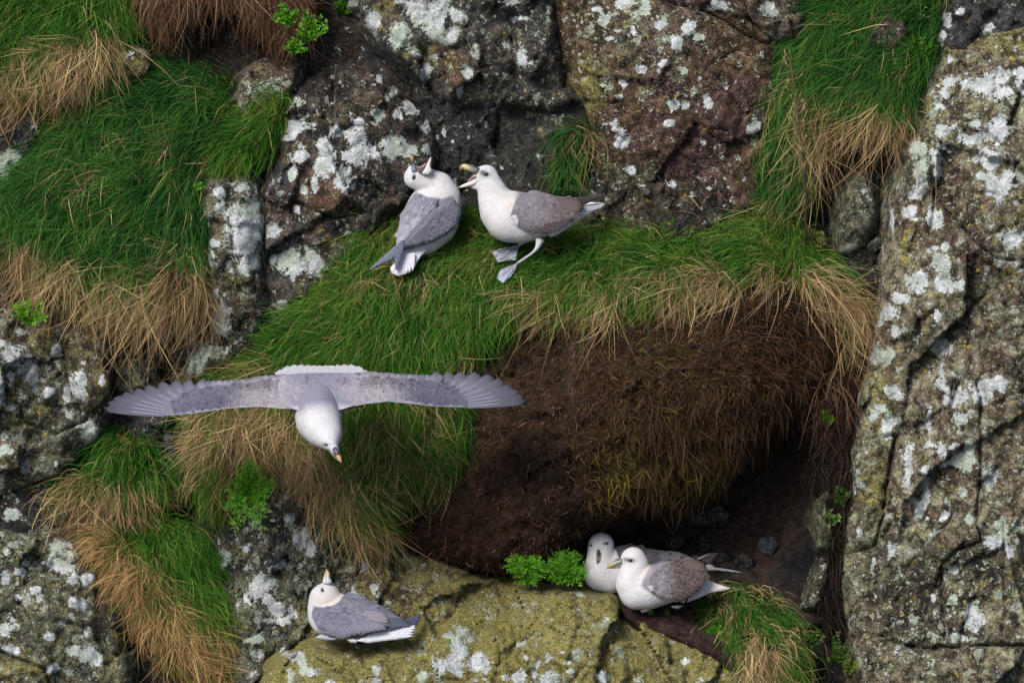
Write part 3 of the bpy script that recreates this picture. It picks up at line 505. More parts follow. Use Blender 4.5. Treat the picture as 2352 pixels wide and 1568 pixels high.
# right side ---------------------------------------------------------
rock('rock_pillar', 'tall jointed rock pillar with bright white lichen along the right border',
     [(2168, 95), (2230, 78), (2300, 66), (2400, 50), (2690, 40), (2690, 1890), (1975, 1890), (1968, 1560), (1950, 1460), (1938, 1340), (1940, 1240), (1956, 1130), (1958, 1020), (1975, 900), (2000, 800), (2016, 700), (2020, 640), (2036, 560), (2046, 480), (2066, 400), (2096, 320), (2118, 240), (2140, 160)],
     [(2200, 110, 30), (2400, 80, 10), (2690, 100, 20), (2130, 300, -10), (2300, 300, -90), (2060, 500, -10), (2250, 600, -130), (2450, 600, -120), (2030, 800, -10), (2200, 900, -110), (2000, 1100, 0), (2080, 1180, -40), (2300, 1150, -110), (1980, 1400, 20), (2150, 1400, -60), (2350, 1450, -80), (2000, 1700, 30), (2300, 1800, -50), (2600, 1400, -60)],
     [(.19, .175, .12), (.095, .068, .058), (.23, .22, .145), (.14, .105, .075), (.05, .047, .044), (.25, .245, .15), (.12, .11, .09)], 80, tscale=95, edge=80, w=60, side=4, warp=9, step=4.5, fac=((170, 40, 1.7), (70, 18, 1.5), (30, 6)), nz=((50, 6), (13, 3.5)),
     cracks=[([(2242, 880), (2250, 960), (2245, 1050), (2240, 1180), (2250, 1240), (2180, 1270), (2160, 1300), (2165, 1400), (2170, 1470)], 7, 40), ([(2060, 1000), (2040, 1080), (2030, 1180), (2010, 1250)], 8, 44), ([(1960, 1005), (2000, 1010), (2055, 1002)], 6, 30),
             ([(2135, 360), (2140, 430), (2160, 470), (2190, 500), (2240, 560), (2280, 590), (2360, 600)], 6, 26), ([(2090, 800), (2150, 820), (2200, 860), (2185, 930)], 6, 24), ([(1955, 1270), (2010, 1255), (2060, 1190)], 6, 24),
             ([(2080, 1480), (2140, 1490), (2230, 1480), (2300, 1475), (2360, 1480)], 9, 40), ([(2305, 1200), (2300, 1300), (2305, 1400), (2295, 1480)], 6, 26), ([(2330, 830), (2345, 900), (2352, 960)], 7, 30), ([(2200, 1000), (2130, 1060), (2140, 1130)], 5, 14)],
     bumps=((2130, 455, 18, 20, 40), (2250, 520, 40, 100, -14), (2100, 1350, 60, 120, 14), (2100, 700, 40, 60, -16)),
     zones=[(2200, 480, 60, 90, (.055, .035, .032)), (2090, 510, 40, 60, (.09, .055, .035)), (2240, 620, 40, 60, (.055, .032, .035)), (2010, 1100, 40, 60, (.12, .105, .045)), (2030, 920, 30, 80, (.13, .12, .05)), (2100, 1400, 120, 140, (.038, .033, .028)), (2260, 1300, 70, 60, CHAR), (2280, 90, 120, 30, OLIV), (2290, 300, 60, 50, (.11, .09, .06)), (2180, 1080, 40, 50, (.08, .05, .035))],
     lich=q7([(1130, 390, 90, 50), (1190, 350, 70, 40), (1200, 430, 60, 40), (960, 370, 40, 40), (940, 430, 30, 40), (1160, 610, 80, 55), (1060, 640, 50, 25), (1200, 560, 40, 40), (1150, 720, 55, 45), (1190, 870, 75, 60), (1140, 815, 40, 25), (930, 590, 32, 24), (845, 790, 34, 68), (820, 680, 34, 30), (830, 880, 35, 30), (895, 720, 25, 34), (900, 1005, 44, 40), (790, 965, 28, 25), (920, 1210, 45, 45), (815, 1280, 60, 50), (940, 1290, 50, 52), (910, 1435, 18, 30), (690, 1430, 36, 40), (712, 1520, 26, 35), (920, 480, 25, 30), (1075, 565, 22, 16), (940, 665, 22, 20), (970, 265, 22, 14), (970, 70, 18, 36), (1030, 50, 14, 14), (1265, 220, 20, 12), (1290, 330, 30, 30), (1300, 400, 20, 40), (1230, 800, 30, 30), (1290, 810, 30, 30), (1240, 1080, 60, 40), (1290, 1220, 30, 20), (1010, 610, 18, 12), (915, 780, 22, 26), (815, 1000, 20, 14), (740, 1360, 40, 25), (650, 1470, 14, 20), (700, 980, 8, 60), (790, 900, 18, 16), (1010, 1290, 14, 30), (890, 1135, 20, 16), (940, 1130, 16, 20)])
          + q8([(640, 60, 32, 60), (690, 80, 35, 40), (720, 240, 38, 40), (620, 355, 20, 30), (660, 320, 26, 28), (690, 390, 30, 60), (930, 40, 45, 40), (930, 160, 18, 60), (1000, 265, 55, 42), (1110, 235, 65, 50), (1180, 205, 30, 34), (1010, 352, 36, 30), (1000, 555, 90, 28), (1040, 575, 40, 30), (1060, 485, 22, 40), (990, 490, 24, 16), (845, 610, 20, 34), (780, 560, 22, 60), (772, 655, 20, 30), (850, 700, 22, 60), (830, 770, 24, 50), (870, 820, 16, 30), (1180, 910, 55, 50), (1210, 850, 30, 40), (1085, 1265, 50, 60), (1000, 1355, 42, 30), (985, 1040, 20, 20), (1280, 850, 34, 30), (540, 680, 10, 34), (985, 1180, 24, 24), (1090, 1190, 20, 16), (900, 1170, 18, 20), (580, 668, 16, 14), (1160, 640, 35, 50), (950, 750, 22, 22), (1050, 820, 18, 24), (615, 1030, 12, 24), (700, 950, 18, 50), (1030, 680, 16, 24), (915, 490, 16, 30), (1240, 970, 16, 20), (1270, 920, 24, 14), (945, 800, 22, 18), (870, 470, 20, 30), (550, 870, 10, 30), (870, 360, 14, 60)]),
     spot=.6, moss=.24, mosszones=[(2010, 900, 25, 80, .4), (2010, 1110, 30, 80, .4), (2250, 90, 120, 30, .35), (2090, 560, 25, 60, .3), (2130, 250, 20, 60, .3), (2310, 560, 40, 120, .2)], bg=.12)
rock('rock_corner', 'dark blue-grey rock in the upper right corner behind the pillar',
     [(2150, -320), (2690, -320), (2690, 110), (2300, 110), (2150, 140), (2155, 60)], [(2180, -250, 80), (2600, -250, 80), (2180, 60, 70), (2400, 60, 70)], [BLUE, (.045, .047, .055), CHAR], 84, edge=50, w=40, spot=.2, wet=.3, lich=[(2180, 40, 10, 20), (2212, 25, 8, 10), (2270, 70, 12, 20), (2165, 90, 10, 16)])
rock('rock_wedge', 'narrow grey-green wedge of rock standing below the golden grass fringe',
     [(1945, 420), (1985, 400), (2010, 440), (2012, 520), (1990, 570), (1960, 592), (1935, 580), (1930, 520)], [(1960, 420, 50), (2000, 430, 60), (1950, 500, 20), (1990, 520, 30), (1960, 580, 50)],
     [(.15, .155, .13), (.13, .14, .11), (.10, .105, .075)], 86, edge=40, w=25, warp=5, spot=.3, moss=.15, cracks=[([(1935, 520), (1970, 535), (2010, 530)], 4, 14)], fac=((44, 14), (22, 5)))
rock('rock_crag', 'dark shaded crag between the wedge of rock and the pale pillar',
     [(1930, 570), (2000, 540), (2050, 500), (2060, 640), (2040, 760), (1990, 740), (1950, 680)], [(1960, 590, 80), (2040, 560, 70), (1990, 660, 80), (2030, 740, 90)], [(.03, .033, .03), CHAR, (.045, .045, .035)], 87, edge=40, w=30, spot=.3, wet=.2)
boulder('boulder', 'brown stone poking out of the grass at the upper right', 2034, 84, 50, 34, 46, [(.06, .046, .038), (.04, .03, .027)], 88, 42, spot=.15, moss=.1)
rock('rock_rib', 'slim greenish rock rib hanging beside the dark roots left of the pillar',
     [(1872, 1150), (1896, 1140), (1902, 1190), (1900, 1260), (1880, 1262), (1862, 1210)], [(1880, 1150, 60), (1890, 1200, 40), (1885, 1255, 60)], [(.07, .078, .045), (.09, .095, .06)], 89, step=4, edge=30, w=16, warp=4, spot=.3, moss=.25, fac=((30, 8),), pad=30)
rock('rock_rib', 'lower dull green rock rib at the cave edge above the ferns',
     [(1880, 1290), (1905, 1285), (1900, 1350), (1880, 1400), (1840, 1400), (1860, 1340)], [(1890, 1300, 70), (1880, 1380, 60), (1850, 1390, 80)], [(.045, .048, .03), (.06, .06, .045)], 90, step=4, edge=30, w=16, warp=4, spot=.3, moss=.15, fac=((30, 8),), pad=30)
# stones on the cave floor
for i, (lab, u, v, ru, rv, an, d, p) in enumerate((
        ('largest grey stone in the dark cave under the peat mound', 1625, 1183, 54, 27, -8, 200, [(.05, .048, .046), (.035, .034, .032)]),
        ('broad dim stone at the back of the cave above the pair of fulmars', 1500, 1195, 70, 36, 6, 250, [(.028, .026, .026), (.035, .032, .03)]),
        ('angular pale chip just above the rear fulmar of the pair', 1553, 1248, 24, 16, 12, 170, [(.04, .04, .035)]),
        ('slate-blue pointed stone near the back of the cave floor', 1764, 1255, 24, 22, -40, 150, [(.05, .056, .068)]),
        ('reddish upright chip on the cave floor', 1618, 1252, 12, 18, 25, 160, [(.055, .036, .033)]),
        ('square brown stone low in the cave beside the slate-blue one', 1712, 1295, 24, 20, 5, 130, [(.035, .03, .027)]),
        ('wide low stone half buried behind the wing tips of the pair', 1640, 1285, 46, 16, 4, 140, [(.035, .032, .026)]))):
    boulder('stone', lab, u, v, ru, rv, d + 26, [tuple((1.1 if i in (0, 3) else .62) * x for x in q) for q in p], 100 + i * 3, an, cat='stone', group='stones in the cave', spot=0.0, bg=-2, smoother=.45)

# ------------------------------------------------------------------ turf, peat and grass
rng = np.random.default_rng(7)
GREEN = np.array([(.010, .056, .007), (.022, .110, .010), (.040, .168, .012), (.078, .215, .016), (.165, .245, .025), (.31, .28, .06)])
COOL = np.array([(.008, .050, .010), (.016, .098, .016), (.029, .148, .019), (.056, .19, .022), (.135, .23, .035), (.27, .25, .07)])
DRY = np.array([(.12, .07, .038), (.27, .175, .095), (.40, .285, .15), (.52, .39, .21), (.56, .41, .17)])
PEAT = np.array([(.026, .014, .009), (.05, .026, .016), (.08, .045, .026), (.15, .095, .055), (.27, .19, .12)])
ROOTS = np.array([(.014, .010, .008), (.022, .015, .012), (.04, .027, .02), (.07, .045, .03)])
REDHAIR = np.array([(.05, .024, .015), (.09, .045, .027), (.15, .085, .05), (.25, .165, .1), (.33, .24, .15)])
def ramp(pal, x):
    x = np.clip(x, 0, .9999) * (len(pal) - 1); i = x.astype(int); f = (x - i)[:, None]
    return pal[i] * (1 - f) + pal[np.minimum(i + 1, len(pal) - 1)] * f
def mute(c, k=.13): return c * (1 - k) + c.mean(1, keepdims=True) * np.array([1.05, 1.05, .7]) * k
def nrmz(a): return a / (np.linalg.norm(a, axis=-1, keepdims=True) + 1e-9)
def idw(pts, u, v, p=3):
    W_ = np.zeros(u.shape); R = np.zeros(u.shape + (2,))
    for (a, b, fu, fv) in pts:
        w = 1 / (((u - a) ** 2 + (v - b) ** 2 + 400) ** (p / 2)); W_ += w; R += w[..., None] * np.array([fu, fv])
    return R / W_[..., None]

def clump(u, v, seed, size=25.0):
    return np.floor(u / size + .8 * fbm(u, v, 30, seed + 63, 2)), np.floor(v / size + .8 * fbm(u, v, 30, seed + 64, 2))
def blades(name, parent, f, u, v, flow, length, width, colr, lift=.55, grav=.5, stray=.22, curl=.5, seed=0, segs=4, lay=1.0, swirl=.7, off=0.0, tuft=1.0):
    """ribbons growing from the relief f at (u, v), combed along flow, sagging under gravity"""
    r = np.random.default_rng(seed + 900); N = len(u)
    if N == 0: return None
    e = 14.0
    du = np.clip((f.at(u + e, v) - f.at(u - e, v)) / (2 * e), -1.6, 1.6); dv = np.clip((f.at(u, v + e) - f.at(u, v - e)) / (2 * e), -2.2, 1.2)
    n = nrmz(np.stack([du, -np.ones(N), -dv], -1))
    cx, cy = clump(u, v, seed)
    fl = idw(flow, u, v); a = swirl * fbm(u, v, 60, seed + 3, 3) + r.normal(0, stray, N) + (_h(cx, cy, seed + 61) - .5) * tuft
    length = length * (.72 + .56 * _h(cx, cy, seed + 62))
    fu = fl[:, 0] * np.cos(a) - fl[:, 1] * np.sin(a); fv = fl[:, 0] * np.sin(a) + fl[:, 1] * np.cos(a)
    tg = nrmz(np.stack([fu, du * fu + dv * fv, -fv], -1))
    P = np.stack([u, f.at(u, v) + 2 + off, -v], -1); rd = r.normal(0, 1, (N, 3)) * stray
    L = length * np.clip(r.lognormal(-.04, .34, N), .35, 2.2); side0 = nrmz(r.normal(0, 1, (N, 3)) + np.array([0, .0, 0]))
    cu = r.normal(0, curl, N)[:, None]; cs = nrmz(np.cross(tg, n)); lf = (lift * np.clip(r.normal(1, .4, N), .1, 2))[:, None]
    rings = []; wv = width * np.clip(r.lognormal(-.03, .30, N), .5, 2.1)
    for k in range(segs + 1):
        t = k / segs
        d = nrmz(n * lf * (1.15 - 1.5 * t) + tg * lay * (.35 + .8 * min(1, 2 * t)) + GRAV * grav * (t ** 1.3) * 1.6 + rd * (.6 + t) + cs * cu * t * 1.5)
        s = nrmz(np.cross(d, side0)); w = (wv * (1.0, .95, .8, .55, .3, .18)[min(k + (5 - segs if k == segs else 0), 5)] if k < segs else wv * .12)[:, None] * .5
        rings.append(P - s * w); rings.append(P + s * w); P = P + d * (L / segs)[:, None]
    V = np.stack(rings, 1).reshape(-1, 3); R = 2 * (segs + 1)
    b = (np.arange(N) * R)[:, None, None]; q = np.array([[2 * k, 2 * k + 1, 2 * k + 3, 2 * k + 2] for k in range(segs)])[None]
    F = (b + q).reshape(-1, 4)
    o = put(name, V, F, M_BLADE, parent, {'col': np.repeat(colr, R, 0)}); tag(o, kind='stuff'); return o

def scatter(f, poly, dens, seed, margin=4, inframe=True):
    """random roots inside an outline, dens per 1000 square units"""
    r = np.random.default_rng(seed + 400); P = np.asarray(poly, float); lo, hi = P.min(0), P.max(0)
    lo = np.maximum(lo, (-60, -60)); hi = np.minimum(hi, (2412, 1628))
    n = int((hi - lo).prod() * dens / 1000); u = r.uniform(lo[0], hi[0], n); v = r.uniform(lo[1], hi[1], n)
    k = f.at(u, v, f.sd) > margin; return u[k], v[k]

TURF = {}
def turf(label, poly, ctrl, flow, seed, dry=(), base=.06, dens=100, length=62, hue=0.0, soil=((.03, .034, .012), (.04, .03, .018)), name='turf_mound', cat='grass',
         edge=70, w=60, side=3.2, lump=9, dlen=80, bare=(), lift=.55, grav=.5, group='turf on the cliff', green=GREEN, dryp=DRY, fringe=0.0, swirl=.7, extra=None):
    f = Field(poly, ctrl, 8, 45, edge, w, side, 12, seed, (), ((70, lump), (26, lump * .5)))
    v1 = np.asarray(poly, float); c = v1.mean(0)
    root = empty(name, uvd(c[0], c[1], float(f.at(c[0:1], c[1:2])[0]) + 30), label, cat, group)
    f.mesh('sod', M_SOIL, root, tint_of(f, [soil[0], soil[1], soil[0]], seed, 90))
    u, v = scatter(f, poly, dens * 1.68, seed)
    k = fbm(u, v, 24, seed + 66, 2) + .5 * np.random.default_rng(seed + 1).random(len(u)) > -.36; u, v = u[k], v[k]
    if bare: k = np.random.default_rng(seed).random(len(u)) > blobs(bare, u, v); u, v = u[k], v[k]
    r = np.random.default_rng(seed + 77)
    p = base * .6 + .04 * fbm(u, v, 45, seed + 8, 3) + .95 * blobs([(a[0], a[1] + 4, a[2] * .95, a[3] * .92) + tuple(a[4:]) for a in dry], u + 18 * fbm(u, v, 40, seed), v + 18 * fbm(u, v, 40, seed + 1))
    cx, cy = clump(u, v, seed); p = p * (.55 + .9 * _h(cx, cy, seed + 65))
    if fringe:        # dead blades gather along the lower rim
        p = p + fringe * (f.at(u, v + 55, f.sd) < 0)
    isd = r.random(len(u)) < p
    g = ~isd
    gx = .36 + hue * .8 + .34 * fbm(u, v, 75, seed + 21, 3) + r.normal(0, .20, len(u)) + (r.random(len(u)) < .07) * .4
    blades('green_grass', root, f, u[g], v[g], flow, length, 1.3, mute(ramp(green, gx[g])) * .93 * (1 + .14 * r.normal(0, 1, g.sum()))[:, None].clip(.6, 1.5), lift, grav, seed=seed, swirl=swirl)
    if isd.sum() > 8:
        dx = .48 + .34 * fbm(u, v, 70, seed + 27, 3) + r.normal(0, .2, len(u))
        blades('dry_grass', root, f, u[isd], v[isd], flow, dlen * (.5 + .5 * np.clip(p[isd] * 1.5, 0, 1)), 1.3, ramp(dryp, dx[isd]) * (1 + .22 * r.normal(0, 1, isd.sum()))[:, None].clip(.45, 1.5), lift * 1.1, grav * 1.25, seed=seed + 5, curl=.75, stray=.32, swirl=swirl)
    TURF[label] = (root, f); return root, f

turf('grassy clump with a tan fringe in the upper left corner',
     [(-320, -320), (280, -320), (292, 20), (285, 90), (255, 150), (190, 180), (110, 205), (40, 235), (-320, 250)],
     [(-300, -300, 120), (280, -250, 120), (0, 0, 60), (260, 40, 70), (0, 180, -20), (220, 140, 10), (100, 100, 10), (-300, 200, -10)],
     [(60, 40, -.7, .5), (150, 130, -.7, .6), (250, 60, .1, .9), (230, 130, .2, 1), (0, 180, -.4, .9), (100, 180, -.4, .9), (0, 60, -.6, .6)], 201,
     dry=[(150, 135, 110, 45, .75), (60, 190, 110, 35, .85), (230, 110, 50, 50, .6), (170, 180, 60, 25, .8)], dlen=92, hue=.06, base=.1)
turf('largest green turf mound on the left with a long tan skirt',
     [(110, 215), (180, 180), (280, 160), (420, 152), (520, 175), (556, 210), (550, 270), (500, 330), (472, 400), (468, 470), (480, 560), (476, 640), (462, 700), (400, 700), (300, 690), (220, 670), (140, 640), (60, 590), (0, 560), (-320, 540), (-320, 470), (0, 450), (50, 390), (90, 300)],
     [(120, 225, 60), (300, 165, 100), (520, 190, 110), (200, 330, 10), (400, 300, 40), (250, 480, -50), (450, 450, 0), (0, 500, -40), (120, 600, -80), (300, 660, -110), (455, 660, -50), (-300, 500, 0)],
     [(450, 200, -.75, .35), (300, 230, -.9, .3), (180, 300, -.8, .5), (250, 400, -.8, .45), (400, 350, -.7, .5), (100, 480, -.6, .6), (300, 560, -.7, .6), (440, 500, -.5, .8), (60, 580, -.1, 1), (200, 660, -.3, 1), (350, 680, -.5, .9), (455, 660, -.35, 1)], 202,
     dry=[(20, 575, 80, 34, .95), (110, 625, 80, 46, .95), (220, 672, 95, 38, .95), (320, 680, 75, 44, .95), (425, 660, 62, 66, .95), (395, 330, 14, 34, .55), (470, 362, 14, 26, .8), (300, 330, 8, 40, .3), (180, 400, 60, 40, .15)],
     dens=105, length=66, dlen=128, hue=.0, base=.03, green=COOL, bare=[(350, 405, 14, 36, .9)])
turf('short green grass patch wedged between the big mound and the lichen rock',
     [(545, 250), (600, 205), (660, 190), (660, 250), (640, 310), (622, 360), (570, 390), (500, 395), (470, 380), (490, 320)],
     [(560, 230, 60), (650, 210, 50), (500, 380, -10), (600, 370, 5), (560, 300, 20)], [(600, 250, -.7, .5), (560, 350, -.8, .5), (490, 370, -.7, .8)], 203, dry=[(475, 370, 14, 22, .8), (560, 390, 60, 10, .5)], length=52, base=.06, hue=.08, dens=110)
turf('brown dead turf hanging from the upper edge beside the bright plants',
     [(310, -320), (720, -320), (705, 10), (690, 70), (660, 100), (610, 70), (560, 36), (500, 10), (445, 0), (425, 36), (385, 56), (340, 26), (312, -20)],
     [(320, -250, 30), (700, -250, 30), (360, 50, 40), (640, 80, 20), (540, 20, 0), (440, 10, 20)], [(380, 60, -.2, 1), (480, 0, .05, 1), (560, 60, .15, 1), (650, 80, .25, 1)], 204,
     dry=[(500, 0, 300, 200, 1.2)], dryp=REDHAIR, base=2.0, dens=75, dlen=66, soil=((.03, .018, .013), (.022, .015, .012)), lift=.3, name='dead_turf', grav=.7)
RT, RF = turf('long grassy ledge with a tan fringe that the two calling fulmars stand on',
     [(775, 520), (830, 460), (900, 430), (960, 430), (1040, 500), (1200, 470), (1290, 450), (1400, 485), (1560, 495), (1700, 480), (1800, 490), (1860, 525), (1890, 580), (1950, 640), (1985, 720), (1990, 800), (1960, 780), (1900, 700), (1800, 640), (1700, 655), (1620, 690), (1500, 705), (1400, 715), (1300, 715), (1190, 725), (1120, 780), (1060, 830), (1000, 860), (800, 870), (640, 850), (520, 870), (435, 880), (470, 850), (560, 815), (620, 750), (720, 670), (780, 600)],
     [(800, 500, 90), (880, 445, 110), (1000, 480, 135), (1150, 490, 140), (1400, 490, 130), (1600, 490, 115), (1750, 490, 100), (1860, 530, 90), (800, 620, 40), (950, 600, 25), (1150, 600, 10), (1400, 590, 10), (1650, 590, 20), (1850, 610, 30), (1955, 690, 40),
      (700, 700, 10), (900, 720, -50), (1050, 740, -60), (1150, 700, -60), (1300, 690, -85), (1550, 680, -105), (1750, 640, -75), (1970, 760, 20), (600, 800, 0), (800, 840, -80), (1000, 840, -80), (450, 875, 0)],
     [(850, 480, -.5, .6), (800, 580, -.6, .6), (700, 720, -.8, .5), (620, 790, -.9, .35), (480, 865, -1, .1), (850, 760, -.45, .85), (1000, 780, -.25, .95), (1100, 680, -.45, .85), (1250, 540, -.8, .15), (1250, 640, -.75, .55), (1400, 690, -.4, .9), (1550, 690, -.3, .95), (1500, 560, -.8, .2), (1700, 530, -.8, .3), (1650, 640, -.75, .6), (1760, 620, -.9, .4), (1860, 640, .75, .5), (1940, 700, .6, .8), (1985, 770, .1, 1)], 205,
     dry=[(1300, 725, 80, 16, .6), (1420, 708, 90, 22, .75), (1560, 698, 110, 26, .9), (1690, 655, 90, 22, .92), (1800, 640, 90, 20, .92), (1900, 680, 60, 28, .92), (1965, 745, 26, 60, .85), (1500, 650, 150, 22, .3), (480, 865, 70, 16, .9), (600, 845, 60, 14, .7), (1060, 820, 30, 30, .5), (1250, 690, 60, 40, .35), (940, 650, 100, 40, .14)],
     dens=105, length=60, dlen=112, hue=.12, base=.085, lump=7, edge=60, w=45)
turf('shaggy turf below the flying fulmar, green at its edge and brown in its middle',
     [(440, 870), (700, 840), (1050, 850), (1066, 930), (1072, 1000), (1050, 1060), (1020, 1090), (960, 1130), (900, 1170), (870, 1230), (830, 1250), (780, 1210), (740, 1140), (690, 1085), (620, 1075), (560, 1060), (530, 1110), (510, 1170), (496, 1210), (470, 1170), (445, 1090), (432, 1000)],
     [(450, 900, 0), (700, 880, -85), (1000, 880, -85), (1060, 980, -20), (900, 1000, -100), (700, 1020, -50), (600, 1000, -30), (460, 1060, 10), (500, 1180, 30), (860, 1180, -60), (780, 1180, -30), (1000, 1090, -40)],
     [(480, 930, -.85, .5), (500, 1020, -.6, .8), (470, 1120, -.1, 1), (600, 960, -.4, .7), (650, 1020, .4, .5), (800, 940, 0, 1), (760, 1090, .2, 1), (850, 1000, .15, 1), (950, 960, .1, 1), (900, 1100, .25, 1), (850, 1200, .25, 1), (1000, 1090, .6, .8), (1020, 1000, .3, .9)], 206,
     dry=[(600, 980, 90, 80, .92), (690, 1020, 70, 60, .92), (540, 920, 90, 30, .6), (480, 1000, 40, 80, .5), (520, 1100, 24, 60, .5), (760, 1120, 40, 80, .85), (820, 1210, 50, 40, .85), (990, 1095, 50, 22, .9), (740, 900, 60, 30, .25), (900, 1200, 30, 30, .6), (900, 1000, 130, 70, .3), (960, 930, 80, 40, .3), (1040, 1040, 20, 60, .3), (860, 1090, 60, 60, .35)], dens=100, length=64, dlen=84, hue=.08, base=.12, swirl=1.7)
turf('rounded tussock with ginger tips below the left wing tip',
     [(235, 985), (275, 970), (310, 990), (360, 1050), (400, 1090), (395, 1130), (330, 1170), (260, 1160), (170, 1150), (100, 1150), (130, 1120), (190, 1090), (225, 1040)],
     [(260, 985, 70), (390, 1100, 70), (200, 1110, 20), (330, 1160, 30), (120, 1140, 10), (290, 1070, 20)], [(270, 1000, -.1, .9), (180, 1110, -.85, .55), (250, 1120, -.35, .9), (320, 1120, .1, 1), (380, 1110, .6, .7)], 207,
     dry=[(170, 1140, 80, 35, .85), (250, 1140, 50, 45, .7), (320, 1150, 50, 40, .55)], dlen=98, length=60, base=.1, hue=.06, dens=110)
turf('slanting ginger and green tussock in the lower left above the dark crack',
     [(190, 1240), (240, 1215), (330, 1200), (420, 1190), (465, 1240), (495, 1320), (520, 1420), (540, 1540), (560, 1700), (500, 1700), (440, 1560), (370, 1480), (310, 1400), (260, 1330), (215, 1280)],
     [(200, 1245, 10), (440, 1200, 70), (330, 1320, -20), (480, 1380, 20), (420, 1480, -30), (520, 1560, 10), (530, 1690, 0)], [(230, 1260, -.6, .3), (290, 1320, -.3, .7), (350, 1400, .2, .9), (440, 1500, .6, .8), (520, 1600, .7, .8), (430, 1280, .2, .9), (490, 1400, .35, .95), (350, 1230, -.2, .9)], 208,
     dry=[(240, 1270, 60, 40, .9), (310, 1330, 50, 60, .95), (370, 1410, 50, 60, .95), (450, 1500, 60, 70, .95), (520, 1580, 40, 60, .95), (505, 1420, 16, 60, .5)], dlen=72, length=60, base=.08, dens=115, dryp=np.array([(.16, .085, .04), (.28, .165, .075), (.40, .26, .12), (.46, .31, .14), (.46, .31, .11)]))
turf('grass bank curling down to the right of the nesting pair',
     [(1590, 1390), (1640, 1345), (1700, 1330), (1760, 1350), (1820, 1410), (1845, 1490), (1850, 1560), (1850, 1700), (1730, 1700), (1700, 1560), (1650, 1500), (1600, 1450)],
     [(1620, 1380, 45), (1700, 1340, 60), (1800, 1420, 20), (1650, 1460, -30), (1780, 1550, -60), (1845, 1600, 0), (1750, 1690, -60)], [(1680, 1380, .1, .6), (1760, 1420, .5, .8), (1820, 1480, .6, .9), (1720, 1500, .1, 1), (1790, 1580, .2, 1), (1650, 1440, -.2, .6)], 209,
     dry=[(1740, 1520, 50, 60, .5), (1780, 1590, 50, 40, .7), (1720, 1580, 30, 50, .6)], base=.3, hue=-.02, length=52, dlen=76)
turf('hanging grass with a golden beard at the upper right beside the pillar',
     [(1815, -320), (2165, -320), (2158, 60), (2140, 150), (2115, 225), (2085, 280), (2040, 290), (1980, 260), (1910, 270), (1880, 300), (1862, 350), (1850, 430), (1800, 490), (1715, 500), (1740, 420), (1752, 300), (1775, 180), (1800, 90)],
     [(1820, -250, 120), (2140, -250, 120), (1850, 50, 80), (2120, 100, 60), (1950, 230, 0), (2070, 250, 10), (1790, 250, 60), (1810, 400, 60), (1760, 490, 80), (1950, 130, 40)],
     [(2050, 170, -.7, .4), (1950, 170, -.75, .35), (1900, 60, -.6, .5), (1920, 250, -.6, .75), (1990, 270, -.25, 1), (2070, 270, .05, 1), (1790, 250, -.05, 1), (1830, 330, 0, 1), (1800, 440, -.25, .9), (1740, 490, -.8, .5)], 210,
     dry=[(1930, 265, 60, 30, .92), (2010, 270, 60, 36, .95), (2075, 265, 36, 40, .9), (1860, 350, 26, 60, .5), (1790, 470, 60, 22, .6), (1830, 250, 20, 120, .2)], dlen=135, length=66, base=.05, hue=.02, dens=105, green=COOL, bare=[(2030, 80, 40, 26, 1.2)])
turf('small drooping grass tuft rooted in the rock behind the right standing fulmar',
     [(1300, 280), (1345, 262), (1366, 300), (1362, 350), (1330, 400), (1270, 440), (1262, 400), (1285, 330)], [(1320, 280, 50), (1350, 340, 50), (1290, 400, 70), (1340, 400, 75)], [(1320, 290, -.2, 1), (1280, 380, -.4, 1), (1350, 330, .2, 1)], 211,
     dry=[(1352, 330, 14, 40, .55)], length=84, dlen=92, dens=30, edge=20, w=20, base=.3, hue=-.16, green=COOL)
turf('thin golden grass fringe draping over the cave mouth rock behind the looking-up fulmar',
     [(830, 1225), (880, 1215), (905, 1235), (880, 1262), (845, 1262)], [(840, 1230, 10), (890, 1230, 10), (870, 1255, 20)], [(850, 1240, -.3, 1), (890, 1240, .6, .7)], 212, dry=[(860, 1240, 60, 40, .9)], length=50, dlen=60, dens=90, edge=20, w=15, base=.3)

def fibres(parent, f, poly, dens, seed, flow, length, width, pal, name='root_fibres', zones=(), zpal=None, **kw):
    u, v = scatter(f, poly, dens, seed); r = np.random.default_rng(seed)
    x = .4 + .25 * fbm(u, v, 60, seed, 3) + r.normal(0, .24, len(u)); c = ramp(pal, x)
    if zones:
        z = r.random(len(u)) < blobs(zones, u, v); c[z] = ramp(zpal, r.random(z.sum()))
    return blades(name, parent, f, u, v, flow, length, width, c, seed=seed, **kw)

# the overhanging peat bank
MP = [(1040, 840), (1110, 770), (1190, 720), (1300, 700), (1450, 695), (1600, 680), (1760, 640), (1880, 670), (1950, 730), (1985, 800), (1975, 870), (1910, 890), (1860, 910), (1800, 960), (1720, 1040), (1640, 1100), (1540, 1145), (1420, 1185), (1330, 1215), (1300, 1250), (1270, 1290), (1190, 1320), (1080, 1318), (960, 1275), (890, 1240), (905, 1195), (980, 1140), (1050, 1075), (1066, 1000), (1060, 900)]
mf = Field(MP, [(1080, 850, -10), (1300, 720, -40), (1600, 710, -70), (1850, 700, -40), (1950, 800, 20), (1130, 980, -60), (1400, 850, -140), (1650, 820, -165), (1280, 1080, -140), (1550, 1000, -170), (1700, 940, -130), (1000, 1220, -10), (1180, 1220, -60), (1100, 1300, 10), (1420, 1150, -70), (1800, 920, -20)],
           6, 60, 95, 75, 2.6, 18, 301, ((46, 18), (22, 12)), ((90, 18), (36, 12), (14, 8)))
mr = empty('peat_bank', uvd(1400, 1000, -40), 'big brown overhanging peat bank matted with dead roots above the nesting pair', 'peat bank')
